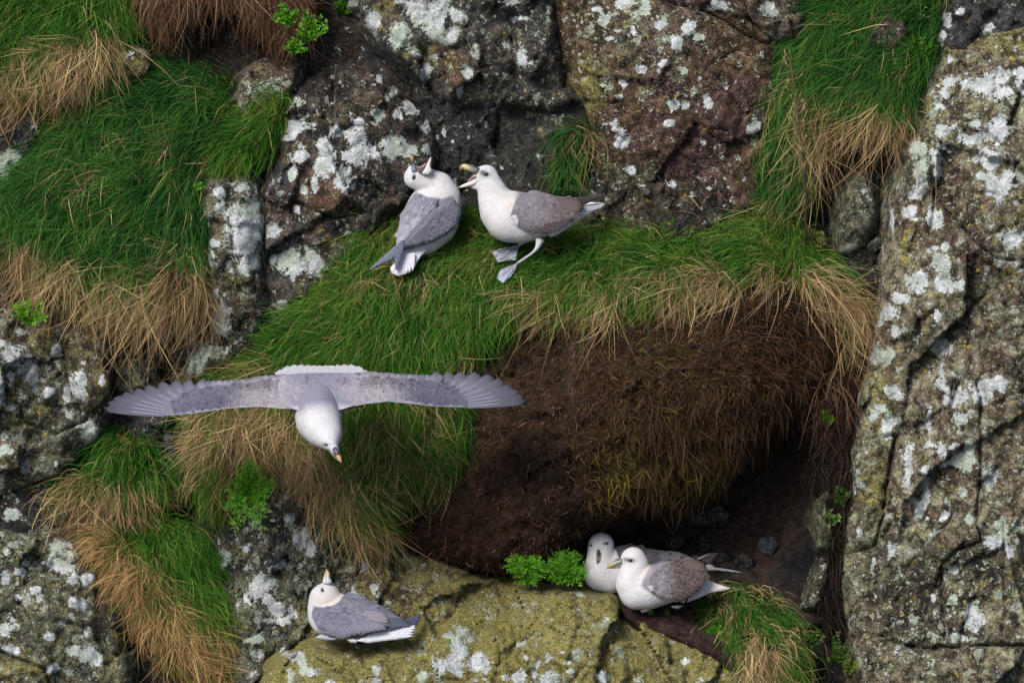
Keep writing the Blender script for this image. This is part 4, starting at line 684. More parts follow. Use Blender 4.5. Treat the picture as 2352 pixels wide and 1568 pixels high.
mf.mesh('peat', M_SOIL, mr, tint_of(mf, [(.04, .024, .016), (.058, .035, .023), (.034, .021, .015), (.05, .034, .02)], 301, 110, [(1500, 1040, 110, 90, (.045, .035, .012)), (1000, 1240, 120, 60, (.05, .026, .018)), (1750, 730, 160, 60, (.02, .013, .01))]))
mfl = [(1150, 850, -.2, .6), (1100, 1100, -.3, .6), (1300, 1000, .5, .6), (1400, 850, .5, .5), (1500, 1050, .2, .9), (1600, 800, .7, .5), (1800, 780, .6, .6), (1700, 980, -.5, .5), (1200, 1250, 0, 1)]
OLV = np.array([(.045, .042, .010), (.095, .088, .018), (.16, .145, .03)])
fibres(mr, mf, MP, 34, 302, mfl, 17, 1.4, PEAT, zones=[(1500, 1060, 140, 80, .7), (1480, 820, 60, 70, .4), (1600, 950, 120, 60, .35)], zpal=OLV, lift=.7, grav=.3, stray=.8, curl=.9, swirl=2.0, segs=3)
fibres(mr, mf, [(1340, 690), (1960, 700), (1980, 860), (1860, 900), (1560, 1130), (1340, 1160)], 30, 303, mfl, 34, 1.4, np.array([(.032, .016, .009), (.062, .031, .017), (.115, .062, .032), (.19, .115, .06)]), name='dead_stalks', zones=[(1500, 1070, 130, 70, .75), (1620, 930, 120, 60, .4), (1480, 810, 60, 60, .45)], zpal=OLV, lift=.5, grav=.3, stray=.5, curl=.7, swirl=1.3, segs=3)
fibres(mr, mf, [(1560, 1090), (1700, 990), (1860, 880), (1870, 920), (1720, 1060), (1580, 1150), (1480, 1170), (1520, 1130)], 60, 304, [(1600, 1100, -.1, 1), (1800, 930, -.3, 1)], 52, 1.6, np.array([(.03, .018, .012), (.06, .035, .02), (.12, .075, .045)]), name='hanging_fringe', zones=[(1620, 1090, 90, 40, .3)], zpal=OLV, lift=.35, grav=.8, stray=.3, segs=3)

# soil shelf under the nesting pair, the cave floor, the root curtain
SP = [(1320, 1372), (1420, 1352), (1600, 1345), (1700, 1350), (1730, 1470), (1690, 1540), (1600, 1490), (1500, 1452), (1420, 1412), (1370, 1385)]
sf = Field(SP, [(1340, 1372, 60), (1600, 1360, 70), (1500, 1410, -10), (1450, 1400, 5), (1650, 1490, -60), (1700, 1520, -60)], 6, 40, 26, 22, 3, 8, 311, (), ((40, 6), (14, 3)))
o = sf.mesh('soil_shelf', M_SOIL, None, tint_of(sf, [(.035, .022, .02), (.05, .03, .026), (.03, .02, .017)], 311, 60)); tag(o, 'dark bare soil shelf that the nesting pair sits on', 'soil')
CP = [(1180, 1290), (1300, 1210), (1420, 1160), (1560, 1100), (1700, 1020), (1850, 900), (1920, 900), (1930, 1420), (1840, 1450), (1500, 1420), (1250, 1360)]
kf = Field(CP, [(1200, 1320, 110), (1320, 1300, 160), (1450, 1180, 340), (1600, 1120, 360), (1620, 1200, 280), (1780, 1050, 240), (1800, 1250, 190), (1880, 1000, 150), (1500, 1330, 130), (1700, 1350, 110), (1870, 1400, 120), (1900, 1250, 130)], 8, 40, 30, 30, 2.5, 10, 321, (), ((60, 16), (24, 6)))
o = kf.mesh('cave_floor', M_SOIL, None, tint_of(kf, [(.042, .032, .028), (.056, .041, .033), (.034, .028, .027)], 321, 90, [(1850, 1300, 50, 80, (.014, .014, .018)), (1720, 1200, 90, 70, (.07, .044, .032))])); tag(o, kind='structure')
BP = [(1880, 880), (1960, 820), (1985, 800), (1975, 900), (1965, 1000), (1960, 1130), (1945, 1240), (1940, 1440), (1905, 1470), (1895, 1380), (1905, 1280), (1900, 1150), (1868, 1120), (1862, 1000), (1875, 930)]
bf = Field(BP, [(1890, 890, 70), (1970, 830, 40), (1920, 1000, 70), (1950, 1100, 50), (1890, 1100, 90), (1925, 1300, 80), (1920, 1450, 90)], 6, 35, 40, 24, 3, 6, 331, (), ((30, 8), (12, 4)))
br = empty('root_curtain', uvd(1920, 1100, 90), 'dark hanging root curtain between the peat bank and the pillar', 'roots')
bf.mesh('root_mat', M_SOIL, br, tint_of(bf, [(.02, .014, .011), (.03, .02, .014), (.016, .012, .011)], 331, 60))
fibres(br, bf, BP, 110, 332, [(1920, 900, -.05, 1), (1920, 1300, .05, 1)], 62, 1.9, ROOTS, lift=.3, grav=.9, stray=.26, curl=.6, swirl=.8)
fibres(br, bf, [(1880, 860), (1990, 790), (1980, 930), (1880, 940)], 45, 333, [(1920, 900, .2, 1)], 90, 1.8, REDHAIR, name='pale_roots', lift=.3, grav=.9, stray=.3)

# ------------------------------------------------------------------ fulmars
M_PLUM = flat_material('plumage', .85, .12, .7, 150, .22); M_BILL = flat_material('bill_horn', .35, .45, .1, 200, .12)
M_EYE = flat_material('eye_gloss', .08, .6); M_FOOT = flat_material('foot_skin', .5, .35, .3, 300, .15)
WHITE, CREAM = (.42, .42, .442), (.46, .42, .37)
LILAC, SLATE, BRN, DARKF = (.14, .145, .185), (.075, .085, .125), (.15, .115, .11), (.032, .028, .03)

def union_body(balls, vox=2.6, its=10):
    vox *= 1.12
    """one continuous skin over a chain of ellipsoids (u, v, d, r, rd)"""
    bm = bmesh.new()
    for (u, v, d, r, rd) in balls:
        bmesh.ops.create_icosphere(bm, subdivisions=3, radius=1.0, matrix=Matrix.Translation((u, d, -v)) @ Matrix.Diagonal((r, rd, r, 1)))
    me = bpy.data.meshes.new('tmp'); bm.to_mesh(me); bm.free(); o = bpy.data.objects.new('tmp', me); col.objects.link(o)
    m = o.modifiers.new('r', 'REMESH'); m.mode = 'VOXEL'; m.voxel_size = vox
    s = o.modifiers.new('s', 'SMOOTH'); s.factor = .5; s.iterations = its
    dg = bpy.context.evaluated_depsgraph_get(); ev = o.evaluated_get(dg); em = ev.to_mesh()
    V = np.zeros(len(em.vertices) * 3, np.float32); em.vertices.foreach_get('co', V); V = V.reshape(-1, 3).astype(float)
    F = np.zeros(len(em.loops), np.int32); em.loops.foreach_get('vertex_index', F); F = F.reshape(-1, 4)
    ev.to_mesh_clear(); bpy.data.objects.remove(o); bpy.data.meshes.remove(me)
    return V, F
def chain(pts, n=6):
    """fill in balls between control balls"""
    P = np.asarray(pts, float); out = []
    for i in range(len(P) - 1):
        for k in range(n): out.append(P[i] + (P[i + 1] - P[i]) * k / n)
    out.append(P[-1]); return [tuple(x) for x in out]
def tube(name, parent, pts, mat, cols, n=12, flat=1.0, flatdir=(0, 1, 0)):
    """round or flattened horn along (u, v, d, r) points"""
    P = np.asarray([(p[0], p[2], -p[1]) for p in pts], float); R = np.asarray([p[3] for p in pts], float)
    k = max(2, 14 // len(P)); T = np.linspace(0, len(P) - 1, (len(P) - 1) * k + 1); i = np.minimum(T.astype(int), len(P) - 2); f = T - i
    def cr(A):
        a0, a1, a2, a3 = A[np.maximum(i - 1, 0)], A[i], A[i + 1], A[np.minimum(i + 2, len(A) - 1)]
        ff = f[:, None] if A.ndim > 1 else f
        return .5 * (2 * a1 + (a2 - a0) * ff + (2 * a0 - 5 * a1 + 4 * a2 - a3) * ff ** 2 + (3 * a1 - a0 - 3 * a2 + a3) * ff ** 3)
    C, r = cr(P), np.maximum(cr(R), .15); Cc = np.asarray(cols, float); ci = T / T[-1] * (len(Cc) - 1); c0 = np.minimum(ci.astype(int), len(Cc) - 2) if len(Cc) > 1 else np.zeros(len(T), int)
    cc = Cc[c0] + (Cc[np.minimum(c0 + 1, len(Cc) - 1)] - Cc[c0]) * (ci - c0)[:, None]
    tg = nrmz(np.gradient(C, axis=0)); fd = np.array(flatdir, float); a = nrmz(np.cross(tg, fd)); b = nrmz(np.cross(a, tg))
    th = np.linspace(0, 2 * np.pi, n, endpoint=False)
    V = C[:, None] + r[:, None, None] * (a[:, None] * np.cos(th)[None, :, None] + flat * b[:, None] * np.sin(th)[None, :, None])
    V = np.concatenate([V.reshape(-1, 3), C[:1] - tg[:1] * r[0] * .4, C[-1:] + tg[-1:] * r[-1] * .6]); m = len(C)
    F = [[j * n + q, j * n + (q + 1) % n, (j + 1) * n + (q + 1) % n, (j + 1) * n + q] for j in range(m - 1) for q in range(n)]
    F += [[m * n, (q + 1) % n, q] for q in range(n)] + [[m * n + 1, (m - 1) * n + q, (m - 1) * n + (q + 1) % n] for q in range(n)]
    cc = np.concatenate([np.repeat(cc, n, 0), cc[:1], cc[-1:]])
    return put(name, V, F, mat, parent, {'col': cc})

class Sheet:
    """a shell lying over a body: outline in the picture plane, depth from control points kept in front of the body"""
    def __init__(s, poly, ctrl, bvh=None, T=6.0, w=10.0, step=2.5, gap=2.5, under=3.0):
        P = np.asarray(poly, float); lo, hi = P.min(0) - 8, P.max(0) + 8
        s.u0, s.v0, s.st = lo[0], lo[1], step; s.nu, s.nv = int((hi[0] - lo[0]) / step) + 2, int((hi[1] - lo[1]) / step) + 2
        s.U, s.V = np.meshgrid(s.u0 + step * np.arange(s.nu), s.v0 + step * np.arange(s.nv)); s.sd = sdf(poly, s.U, s.V)
        D = tps(ctrl, s.U, s.V) if len(ctrl) > 2 else np.full(s.U.shape, ctrl[0][2])
        if bvh is not None:
            for j in range(s.nv):
                for i in range(s.nu):
                    if s.sd[j, i] > -8:
                        h = bvh.ray_cast(Vector((s.U[j, i], -3000, -s.V[j, i])), Vector((0, 1, 0)))
                        if h[0] is not None: D[j, i] = min(D[j, i], h[0].y - gap)
        for _ in range(3):
            Q = np.pad(D, 1, mode='edge'); D = (Q[:-2, 1:-1] + Q[2:, 1:-1] + Q[1:-1, :-2] + Q[1:-1, 2:] + 2 * D) / 6
        t = np.clip(s.sd / w, 0, 1); s.base = D; s.D = D - T * np.sqrt(np.clip(1 - (1 - t) ** 2, 0, 1)); s.T = T; s.under = under
    at = Field.at
    def build(s, name, parent, mat, colfn):
        k = s.sd > 0; q = k[:-1, :-1] | k[1:, :-1] | k[:-1, 1:] | k[1:, 1:]; j, i = np.nonzero(q); b = j * s.nu + i
        F = np.stack([b, b + s.nu, b + s.nu + 1, b + 1], 1); used = np.unique(F); mp = np.zeros(s.nu * s.nv, int); mp[used] = np.arange(len(used)); F = mp[F]
        gv, gu = np.gradient(s.sd, s.st); u, v = s.U.ravel()[used].copy(), s.V.ravel()[used].copy(); sd = s.sd.ravel()[used]
        out = sd < 0; u[out] -= (gu.ravel()[used] * sd)[out]; v[out] -= (gv.ravel()[used] * sd)[out]
        top = uvd(u, v, s.D.ravel()[used]); bot = uvd(u, v, s.base.ravel()[used] + s.under); n = len(used)
        e = np.sort(np.concatenate([F[:, [0, 1]], F[:, [1, 2]], F[:, [2, 3]], F[:, [3, 0]]]), 1); key = e[:, 0] * n + e[:, 1]
        uq, cnt = np.unique(key, return_counts=True); eb = np.stack([uq[cnt == 1] // n, uq[cnt == 1] % n], 1)
        SF = np.stack([eb[:, 0], eb[:, 1], eb[:, 1] + n, eb[:, 0] + n], 1)
        V = np.concatenate([top, bot]); c = colfn(u, v, sd); c = np.concatenate([c, c])
        return put(name, V, np.concatenate([F, F[:, ::-1] + n, SF]), mat, parent, {'col': c})

def quill(base, tip, width, depth, c_in, c_edge, lift0=1.0, lift1=2.0, bend=0.0, na=9, nb=5, tipr=.55, thick=1.0, td=0.0):
    """one feather: vane grid laid on a depth function, rounded tip, pale rim"""
    b, t = np.asarray(base, float), np.asarray(tip, float); ax = t - b; L = np.hypot(*ax); ax = ax / (L + 1e-9); pr = np.array([-ax[1], ax[0]])
    S_, Q = np.meshgrid(np.linspace(0, 1, na), np.linspace(-1, 1, nb), indexing='ij')
    wd = width * .5 * np.where(S_ < tipr, .62 + .38 * np.sin(S_ / tipr * np.pi / 2), np.sqrt(np.clip(1 - ((S_ - tipr) / (1 - tipr)) ** 2, 0.0, 1)))
    off = bend * L * np.sin(S_ * np.pi)
    x = b[0] + ax[0] * S_ * L + pr[0] * (Q * wd + off); y = b[1] + ax[1] * S_ * L + pr[1] * (Q * wd + off)
    d = depth(x.ravel(), y.ravel()).reshape(x.shape) - (lift0 + (lift1 - lift0) * S_) - thick * (1 - Q ** 2)
    V = uvd(x, y, d).reshape(-1, 3)
    rim = np.clip(np.maximum(np.abs(Q) ** 4 * .8, (S_ ** 8)), 0, 1)[..., None]; shaft = (np.abs(Q) < .1)[..., None] * .0
    c = (np.asarray(c_in, float) * (1 - rim) + np.asarray(c_edge, float) * rim) * (1 - td * S_[..., None])
    i, j = np.meshgrid(np.arange(na - 1), np.arange(nb - 1), indexing='ij'); k = (i * nb + j).ravel()
    F = np.stack([k, k + 1, k + nb + 1, k + nb], 1)
    return V, F, c.reshape(-1, 3)
def join(parts):
    V, F, C, n = [], [], [], 0
    for v, f, c in parts: V.append(v); F.append(f + n); C.append(c); n += len(v)
    return np.concatenate(V), np.concatenate(F), np.concatenate(C)

def coverts(name, parent, sh, s0, s1, half, colfn, seed, l0=9, l1=22, w0=7, w1=9, inset=2.5, edge=.3, lift=1.3, rows=None):
    """overlapping rows of small feathers from the shoulder s0 towards the tip s1"""
    r = np.random.default_rng(seed); a, b = np.asarray(s0, float), np.asarray(s1, float); ax = b - a; L = np.hypot(*ax); ax /= L; pr = np.array([-ax[1], ax[0]])
    parts = []; x = -half; k = 0
    while x < L:
        t = np.clip(x / L, 0, 1); ln, wd = l0 + (l1 - l0) * t, w0 + (w1 - w0) * t
        y = -half + (k % 2) * wd * .4
        while y < half:
            p = a + ax * (x + r.normal(0, 1.9)) + pr * (y + r.normal(0, 1.2)); cx, cy = p + ax * ln * .55
            if sh.at(np.array([cx]), np.array([cy]), sh.sd)[0] > inset and sh.at(p[:1], p[1:], sh.sd)[0] > .5:
                an = r.normal(0, .16) + .12 * y / half; d2 = ax * math.cos(an) + pr * math.sin(an)
                c = np.asarray(colfn(t, y / half)) * (1 + .16 * r.normal()) * .8; c = np.clip(c, .01, .8)
                parts.append(quill(p, p + d2 * ln * r.uniform(.8, 1.2), wd * r.uniform(1.05, 1.45), lambda u, v: sh.at(u, v), c, c * (1 - edge) + edge * np.array([.36, .345, .375]), .4, .4 + lift, na=5, nb=5, thick=.6))
            y += wd * .8
        x += ln * .5; k += 1
    if not parts: return None
    V, F, C = join(parts); o = put(name, V, F, M_PLUM, parent, {'col': C}); tag(o, kind='stuff'); return o
def feather(name, parent, base, tip, width, depth, c, ce, **kw):
    V, F, C = quill(base, tip, width, depth, c, ce, **kw)
    n = len(V); V2 = V + np.array([0, 1.6, 0]); na, nb = kw.get('na', 9), kw.get('nb', 5)
    rim = [i * nb for i in range(na)] + [(na - 1) * nb + j for j in range(1, nb)] + [i * nb + nb - 1 for i in range(na - 2, -1, -1)]
    SF = np.array([[rim[i], rim[i + 1], rim[i + 1] + n, rim[i] + n] for i in range(len(rim) - 1)])
    return put(name, np.concatenate([V, V2]), np.concatenate([F, F[:, ::-1] + n, SF]), M_PLUM, parent, {'col': np.concatenate([C, C])})

class Bird:
    def __init__(s, label, balls, base, zones, origin, vox=2.6, its=10, base_col=WHITE, tints=()):
        s.root = empty('fulmar', origin, label, 'seabird', 'fulmars on the cliff')
        V, F = union_body(balls, vox, its); s.V, s.F = V, F
        s.bvh = BVHTree.FromPolygons([tuple(x) for x in V], [tuple(int(k) for k in f) for f in F])
        u, v = V[:, 0], -V[:, 2]; c = np.tile(np.asarray(base_col, float), (len(V), 1))
        for (poly, colr, soft) in zones:
            k = smooth(-soft, soft, sdf(poly, u + 2 * fbm(u, v, 9, 5, 2), v + 2 * fbm(u, v, 9, 6, 2)))[:, None]; c = c * (1 - k) + np.asarray(colr) * k
        c = c * (1 + .07 * fbm(u, v, 30, 15, 3))[:, None]; cr_ = smooth(.1, .7, fbm(u, v, 46, 25, 3))[:, None] * .35; c = c * (1 - cr_) + c * np.array([1.0, .93, .84]) * cr_
        for (tu, tv, ru, rv, colr, st) in tints:
            k = (st * np.exp(-(((u - tu) / ru) ** 2 + ((v - tv) / rv) ** 2)))[:, None]; c = c * (1 - k) + np.asarray(colr) * k
        s.body = put('body', V, F, M_PLUM, s.root, {'col': c})
    def surf(s, u, v, dflt=0.0):
        h = s.bvh.ray_cast(Vector((u, -3000, -v)), Vector((0, 1, 0))); return h[0].y if h[0] is not None else dflt
    def eye(s, u, v, r=3.6, sink=.5, rv=None, tilt=0):
        d = s.surf(u, v) - 1.4; bm = bmesh.new(); bmesh.ops.create_uvsphere(bm, u_segments=14, v_segments=10, radius=1.0)
        P = np.array([x.co[:] for x in bm.verts]); F = [[x.index for x in f.verts] for f in bm.faces]; bm.free()
        a = math.radians(tilt); x, z = P[:, 0] * r, P[:, 2] * (rv or r)
        V = uvd(u + x * math.cos(a) - z * math.sin(a), v - (x * math.sin(a) + z * math.cos(a)), d + P[:, 1] * r * .6 + sink)
        return put('eye', V, F, M_EYE, s.root, {'col': np.tile((.012, .009, .008), (len(V), 1))})
    def horn(s, name, pts, cols, **kw): return tube(name, s.root, pts, M_BILL, cols, **kw)
    def wing(s, poly, ctrl, colfn, T=6, w=10, **kw):
        sh = Sheet(poly, ctrl, s.bvh, T, w, **kw); o = sh.build('wing', s.root, M_PLUM, colfn); return sh, o
    def flatpart(s, name, poly, ctrl, colr, T=3, w=6, mat=None, parent=None, **kw):
        sh = Sheet(poly, ctrl, None, T, w, step=2.0, **kw)
        def cf(u, v, sd):
            n = fbm(u, v, 12, 3, 3)[:, None]; return np.clip(np.asarray(colr)[None] * (1 + .16 * n), 0, .85)
        return sh, sh.build(name, parent or s.root, mat or M_PLUM, cf)
def CX(pts, ox, oy, k): return [(ox + p[0] * k, oy + p[1] * k) + tuple(p[2:]) for p in pts]
def balls_of(lst, ox, oy, k, d0, kd=.85, n=6, dk=None):
    """control balls in crop pixels: (x, y, r[, depth offset[, depth ratio]])"""
    return chain([(ox + b[0] * k, oy + b[1] * k, d0 + (b[3] if len(b) > 3 else 0), b[2] * k, b[2] * k * (b[4] if len(b) > 4 else kd)) for b in lst], n)
def lerp3(a, b, t): return np.asarray(a, float) * (1 - t) + np.asarray(b, float) * t
PALE_HORN, DARK_HORN, TIP_HORN, GREYGRN = (.24, .25, .22), (.03, .027, .027), (.28, .17, .06), (.14, .16, .145)

def webbed_foot(b, name_depth, poly, toes, leg=None, colr=(.25, .265, .36)):
    """flat web with three toe ridges, laid on the ground it stands on"""
    ctrl = [(p[0], p[1], name_depth(p[0], p[1])) for p in poly]
    sh, o = b.flatpart('foot', poly, ctrl, colr, T=1.5, w=3, mat=M_FOOT)
    for (a, t) in toes:
        tube('toe', o, [(a[0], a[1], name_depth(*a) - 1.5, 1.9), ((a[0] + t[0]) / 2, (a[1] + t[1]) / 2, name_depth((a[0] + t[0]) / 2, (a[1] + t[1]) / 2) - 2, 1.7), (t[0], t[1], name_depth(*t) - 1, 1.2)], M_FOOT, [(.30, .31, .40), (.22, .22, .28)], n=8)
    if leg: tube('leg', b.root, leg, M_FOOT, [(.46, .46, .47), (.34, .35, .40), (.27, .28, .36)], n=10)
    return o

# --- the right-hand calling bird, side on
ox, oy, k = 827.9, 319.9, .256
DB = -44
b = Bird('standing fulmar facing left with wide open bill, side on, on the grass ledge',
         balls_of([(1880, 665, 40), (1780, 685, 90), (1680, 695, 145), (1560, 698, 210), (1440, 703, 232), (1340, 695, 236), (1270, 650, 202), (1205, 545, 152), (1175, 450, 126), (1150, 385, 112), (1130, 335, 106)], ox, oy, k, DB)
         + balls_of([(1130, 335, 104), (1092, 305, 66)], ox, oy, k, DB) + balls_of([(1110, 390, 80), (1060, 410, 52), (1005, 428, 22)], ox, oy, k, DB), None,
         [(CX([(1370, 620), (1395, 500), (1440, 430), (1560, 420), (1850, 470), (1900, 600), (1700, 720), (1500, 740)], ox, oy, k), LILAC, 5)],
         uvd(1163, 610, 5), tints=[(ox + 1340 * k, oy + 560 * k, 26, 30, (.44, .385, .345), .55), (ox + 1096 * k, oy + 300 * k, 8, 5.5, (.04, .036, .04), .95), (ox + 1125 * k, oy + 320 * k, 12, 6.5, (.05, .045, .05), .9), (ox + 1160 * k, oy + 480 * k, 20, 8, (.36, .37, .4), .3)])  # tints: cream neck stain, dark eye smudges, painted grey shade beneath the head
b.eye(ox + 1124 * k, oy + 316 * k, 6.0, 1.0, 4.2, -18)
PB = lambda L, z=0: [(ox + p[0] * k, oy + p[1] * k, DB + z, p[2] * k) for p in L]
b.horn('upper_mandible', PB([(1062, 292, 34), (1010, 272, 30), (965, 258, 27), (930, 247, 25), (908, 252, 17), (897, 276, 5)], -8), [DARK_HORN, GREYGRN, (.42, .37, .17), TIP_HORN, TIP_HORN], flat=.75)
b.horn('nostril_tube', PB([(1030, 258, 16), (1000, 246, 16), (970, 243, 12)], -10), [DARK_HORN, (.06, .06, .055), (.1, .09, .07)], flat=.8)
b.horn('lower_mandible', PB([(1050, 372, 26), (1000, 398, 22), (950, 414, 18), (915, 425, 13), (886, 434, 5)], -8), [(.4, .36, .34), (.45, .4, .37), (.42, .38, .34), (.4, .33, .26)], flat=.8)
b.horn('mouth_lining', PB([(1064, 345, 34), (1030, 342, 34), (1000, 360, 22), (965, 385, 10)], -6), [(.06, .028, .034), (.09, .045, .055), (.16, .09, .105)], flat=.55)
wp_ = CX([(1345, 690), (1368, 620), (1400, 545), (1450, 490), (1550, 466), (1650, 478), (1750, 512), (1850, 520), (1950, 545), (1995, 590), (2000, 625), (1960, 680), (1890, 745), (1800, 810), (1710, 847), (1600, 848), (1500, 825), (1430, 795), (1395, 750)], ox, oy, k)
wc_ = [(ox + a * k, oy + c * k, d) for a, c, d in [(1600, 680, -100), (1400, 700, -96), (1850, 680, -86), (1990, 610, -70), (1550, 475, -52), (1800, 520, -60), (1600, 840, -92), (1350, 690, -82)]]
def wcol(s0, s1, ca, cb, seed):
    a = np.asarray(s0); ax = np.asarray(s1) - a; L2 = ax @ ax
    def f(u, v, sd):
        t = np.clip(((u - a[0]) * ax[0] + (v - a[1]) * ax[1]) / L2, 0, 1)[:, None]; n = fbm(u, v, 10, seed, 3)[:, None]
        return np.clip((np.asarray(ca) * (1 - t) + np.asarray(cb) * t) * (1 + .2 * n), .01, .8)
    return f
s0, s1 = (ox + 1370 * k, oy + 650 * k), (ox + 1990 * k, oy + 630 * k)
sh, wo_ = b.wing(wp_, wc_, wcol(s0, s1, (0.133, 0.128, 0.153), (0.069, 0.054, 0.057), 5), T=5)
def cB(t, y):
    low = smooth(.2, 1.0, y); c = lerp3((.162, .153, .180), (.078, .060, .06), smooth(.2, .75, t)); return lerp3(c, (.034, .028, .03), low * .85)
coverts('covert_feathers', wo_, sh, s0, s1, 52, cB, 61, 10, 18, 8, 10, edge=.24)
for i in range(5):
    yy = i / 4; feather('tertial_feather', wo_, (ox + (1760 + 40 * yy) * k, oy + (545 + 60 * yy) * k), (ox + (1975 + 22 * math.sin(yy * 3)) * k, oy + (556 + 90 * yy) * k), 11, lambda u, v: sh.at(u, v), (.085, .066, .064), (.035, .028, .028), lift0=1.2, lift1=2.6)
for i in range(7):
    yy = i / 6; feather('secondary_feather', wo_, (ox + (1560 + 240 * yy) * k, oy + (790 - 60 * yy) * k), (ox + (1690 + 230 * yy) * k, oy + (842 - 130 * yy) * k), 9, lambda u, v: sh.at(u, v), (.042, .033, .035), (.096, .078, .078), lift0=.8, lift1=2.0)
wn_ = CX([(1350, 690), (1400, 680), (1425, 740), (1410, 790), (1375, 760)], ox, oy, k)
b.flatpart('wing_bend', wn_, [(p[0], p[1], sh.at(np.array([p[0]]), np.array([p[1]]))[0] - 3) for p in wn_], (.34, .34, .385), T=3, w=6)
b.flatpart('wing_tip', CX([(1880, 528), (1990, 515), (2120, 500), (2185, 502), (2180, 525), (2080, 555), (2000, 590), (1940, 560)], ox, oy, k), [(0, 0, -40)], DARKF, T=4, w=6)
tl_, to_ = b.flatpart('tail', CX([(1740, 760), (1900, 670), (2000, 605), (2060, 562), (2190, 582), (2196, 600), (2110, 640), (1990, 705), (1860, 800), (1750, 868), (1690, 880)], ox, oy, k), [(0, 0, -40)], (.468, .460, .499), T=5, w=8)
for i in range(4):
    feather('tail_feather', to_, (ox + (1990 + 10 * i) * k, oy + (600 + 16 * i) * k), (ox + (2190 - 6 * i) * k, oy + (578 + 9 * i) * k), 6, lambda u, v: np.full(np.shape(u), -46.0), (.252, .246, .282) if i else (.060, .060, .078), (.468, .468, .499), lift0=.5, lift1=1.2)
gd = lambda u, v: float(RF.at(np.array([u]), np.array([v]))[0]) - 44
webbed_foot(b, gd, CX([(1175, 1000), (1215, 1000), (1310, 990), (1415, 945), (1425, 960), (1390, 1085), (1310, 1088), (1232, 1106), (1210, 1060)], ox, oy, k),
            [((ox + 1415 * k, oy + 955 * k), (ox + 1180 * k, oy + 1003 * k)), ((ox + 1415 * k, oy + 955 * k), (ox + 1235 * k, oy + 1100 * k)), ((ox + 1415 * k, oy + 955 * k), (ox + 1388 * k, oy + 1083 * k))],
            [(ox + 1480 * k, oy + 905 * k, DB + 20, 7), (ox + 1440 * k, oy + 935 * k, DB + 20, 4), (ox + 1412 * k, oy + 958 * k, gd(ox + 1412 * k, oy + 958 * k), 2.8)])
webbed_foot(b, gd, CX([(1408, 1112), (1400, 1150), (1350, 1230), (1280, 1292), (1225, 1250), (1245, 1190), (1268, 1165), (1340, 1140)], ox, oy, k),
            [((ox + 1405 * k, oy + 1118 * k), (ox + 1262 * k, oy + 1172 * k)), ((ox + 1405 * k, oy + 1118 * k), (ox + 1230 * k, oy + 1248 * k)), ((ox + 1405 * k, oy + 1118 * k), (ox + 1282 * k, oy + 1288 * k))],
            [(ox + 1610 * k, oy + 900 * k, DB - 22, 11), (ox + 1592 * k, oy + 962 * k, DB - 22, 6), (ox + 1550 * k, oy + 1015 * k, DB - 20, 3.0), (ox + 1480 * k, oy + 1065 * k, DB - 10, 3.0), (ox + 1402 * k, oy + 1118 * k, gd(ox + 1402 * k, oy + 1118 * k), 3.0)])

# --- the left-hand calling bird, seen from behind with its head thrown back
DA = 4
b = Bird('standing fulmar seen from behind with head thrown back and bill gaping upward',
         balls_of([(430, 1000, 80, -30), (490, 920, 135, -22), (570, 830, 208, -10), (625, 725, 258), (662, 640, 250, 6), (715, 530, 192, 12), (690, 445, 160, 8), (620, 392, 122, 0), (545, 368, 108, -8), (490, 345, 104, -12)], ox, oy, k, DA)
         + balls_of([(490, 340, 95, -12), (475, 290, 62, -16)], ox, oy, k, DA) + balls_of([(620, 360, 90, 0), (605, 300, 52, -6), (605, 270, 34, -8)], ox, oy, k, DA), None,
         [(CX([(500, 470), (600, 520), (720, 532), (830, 512), (850, 560), (888, 605), (915, 640), (890, 740), (830, 820), (640, 930), (380, 1010), (280, 960), (320, 850), (330, 700), (400, 590)], ox, oy, k), LILAC, 4)],
         uvd(990, 575, 40), tints=[(ox + 478 * k, oy + 340 * k, 4.5, 8, (.08, .075, .08), .9), (ox + 640 * k, oy + 430 * k, 30, 26, (.45, .41, .39), .4), (ox + 420 * k, oy + 380 * k, 14, 18, (.42, .42, .45), .3)])
b.eye(ox + 480 * k, oy + 342 * k, 4.0, 1.0, 6.0, -12)
PB = lambda L: [(ox + p[0] * k, oy + p[1] * k, DA + p[3], p[2] * k) for p in L]
b.horn('upper_mandible', PB([(482, 285, 24, -32), (474, 240, 19, -37), (468, 205, 17, -41), (464, 178, 15, -43), (461, 154, 7, -45)]), [(.24, .28, .31), (.17, .22, .26), DARK_HORN, TIP_HORN, (.34, .25, .12)], flat=.8)
b.horn('nostril_tube', PB([(458, 235, 12, -38), (455, 212, 12, -40), (456, 196, 9, -41)]), [DARK_HORN, DARK_HORN], flat=.8)
lm_ = CX([(548, 312), (580, 262), (606, 205), (622, 172), (638, 162), (634, 200), (630, 245), (644, 290), (610, 322)], ox, oy, k)
b.flatpart('lower_mandible', lm_, [(p[0], p[1], DA - 40 + 6 * (p[1] < oy + 200 * k)) for p in lm_], (.40, .37, .38), T=4, w=4, mat=M_BILL)
ml_ = CX([(494, 236), (510, 262), (516, 292), (540, 312), (566, 300), (600, 240), (612, 198), (585, 214), (548, 238), (520, 246)], ox, oy, k)
b.flatpart('mouth_lining', ml_, [(p[0], p[1], DA - 37) for p in ml_], (.085, .043, .055), T=2, w=4, mat=M_BILL, under=6)
pA = CX([(530, 488), (600, 523), (705, 538), (690, 610), (600, 700), (520, 775), (440, 860), (378, 935), (322, 955), (330, 850), (350, 760), (360, 690), (400, 610), (470, 540)], ox, oy, k)
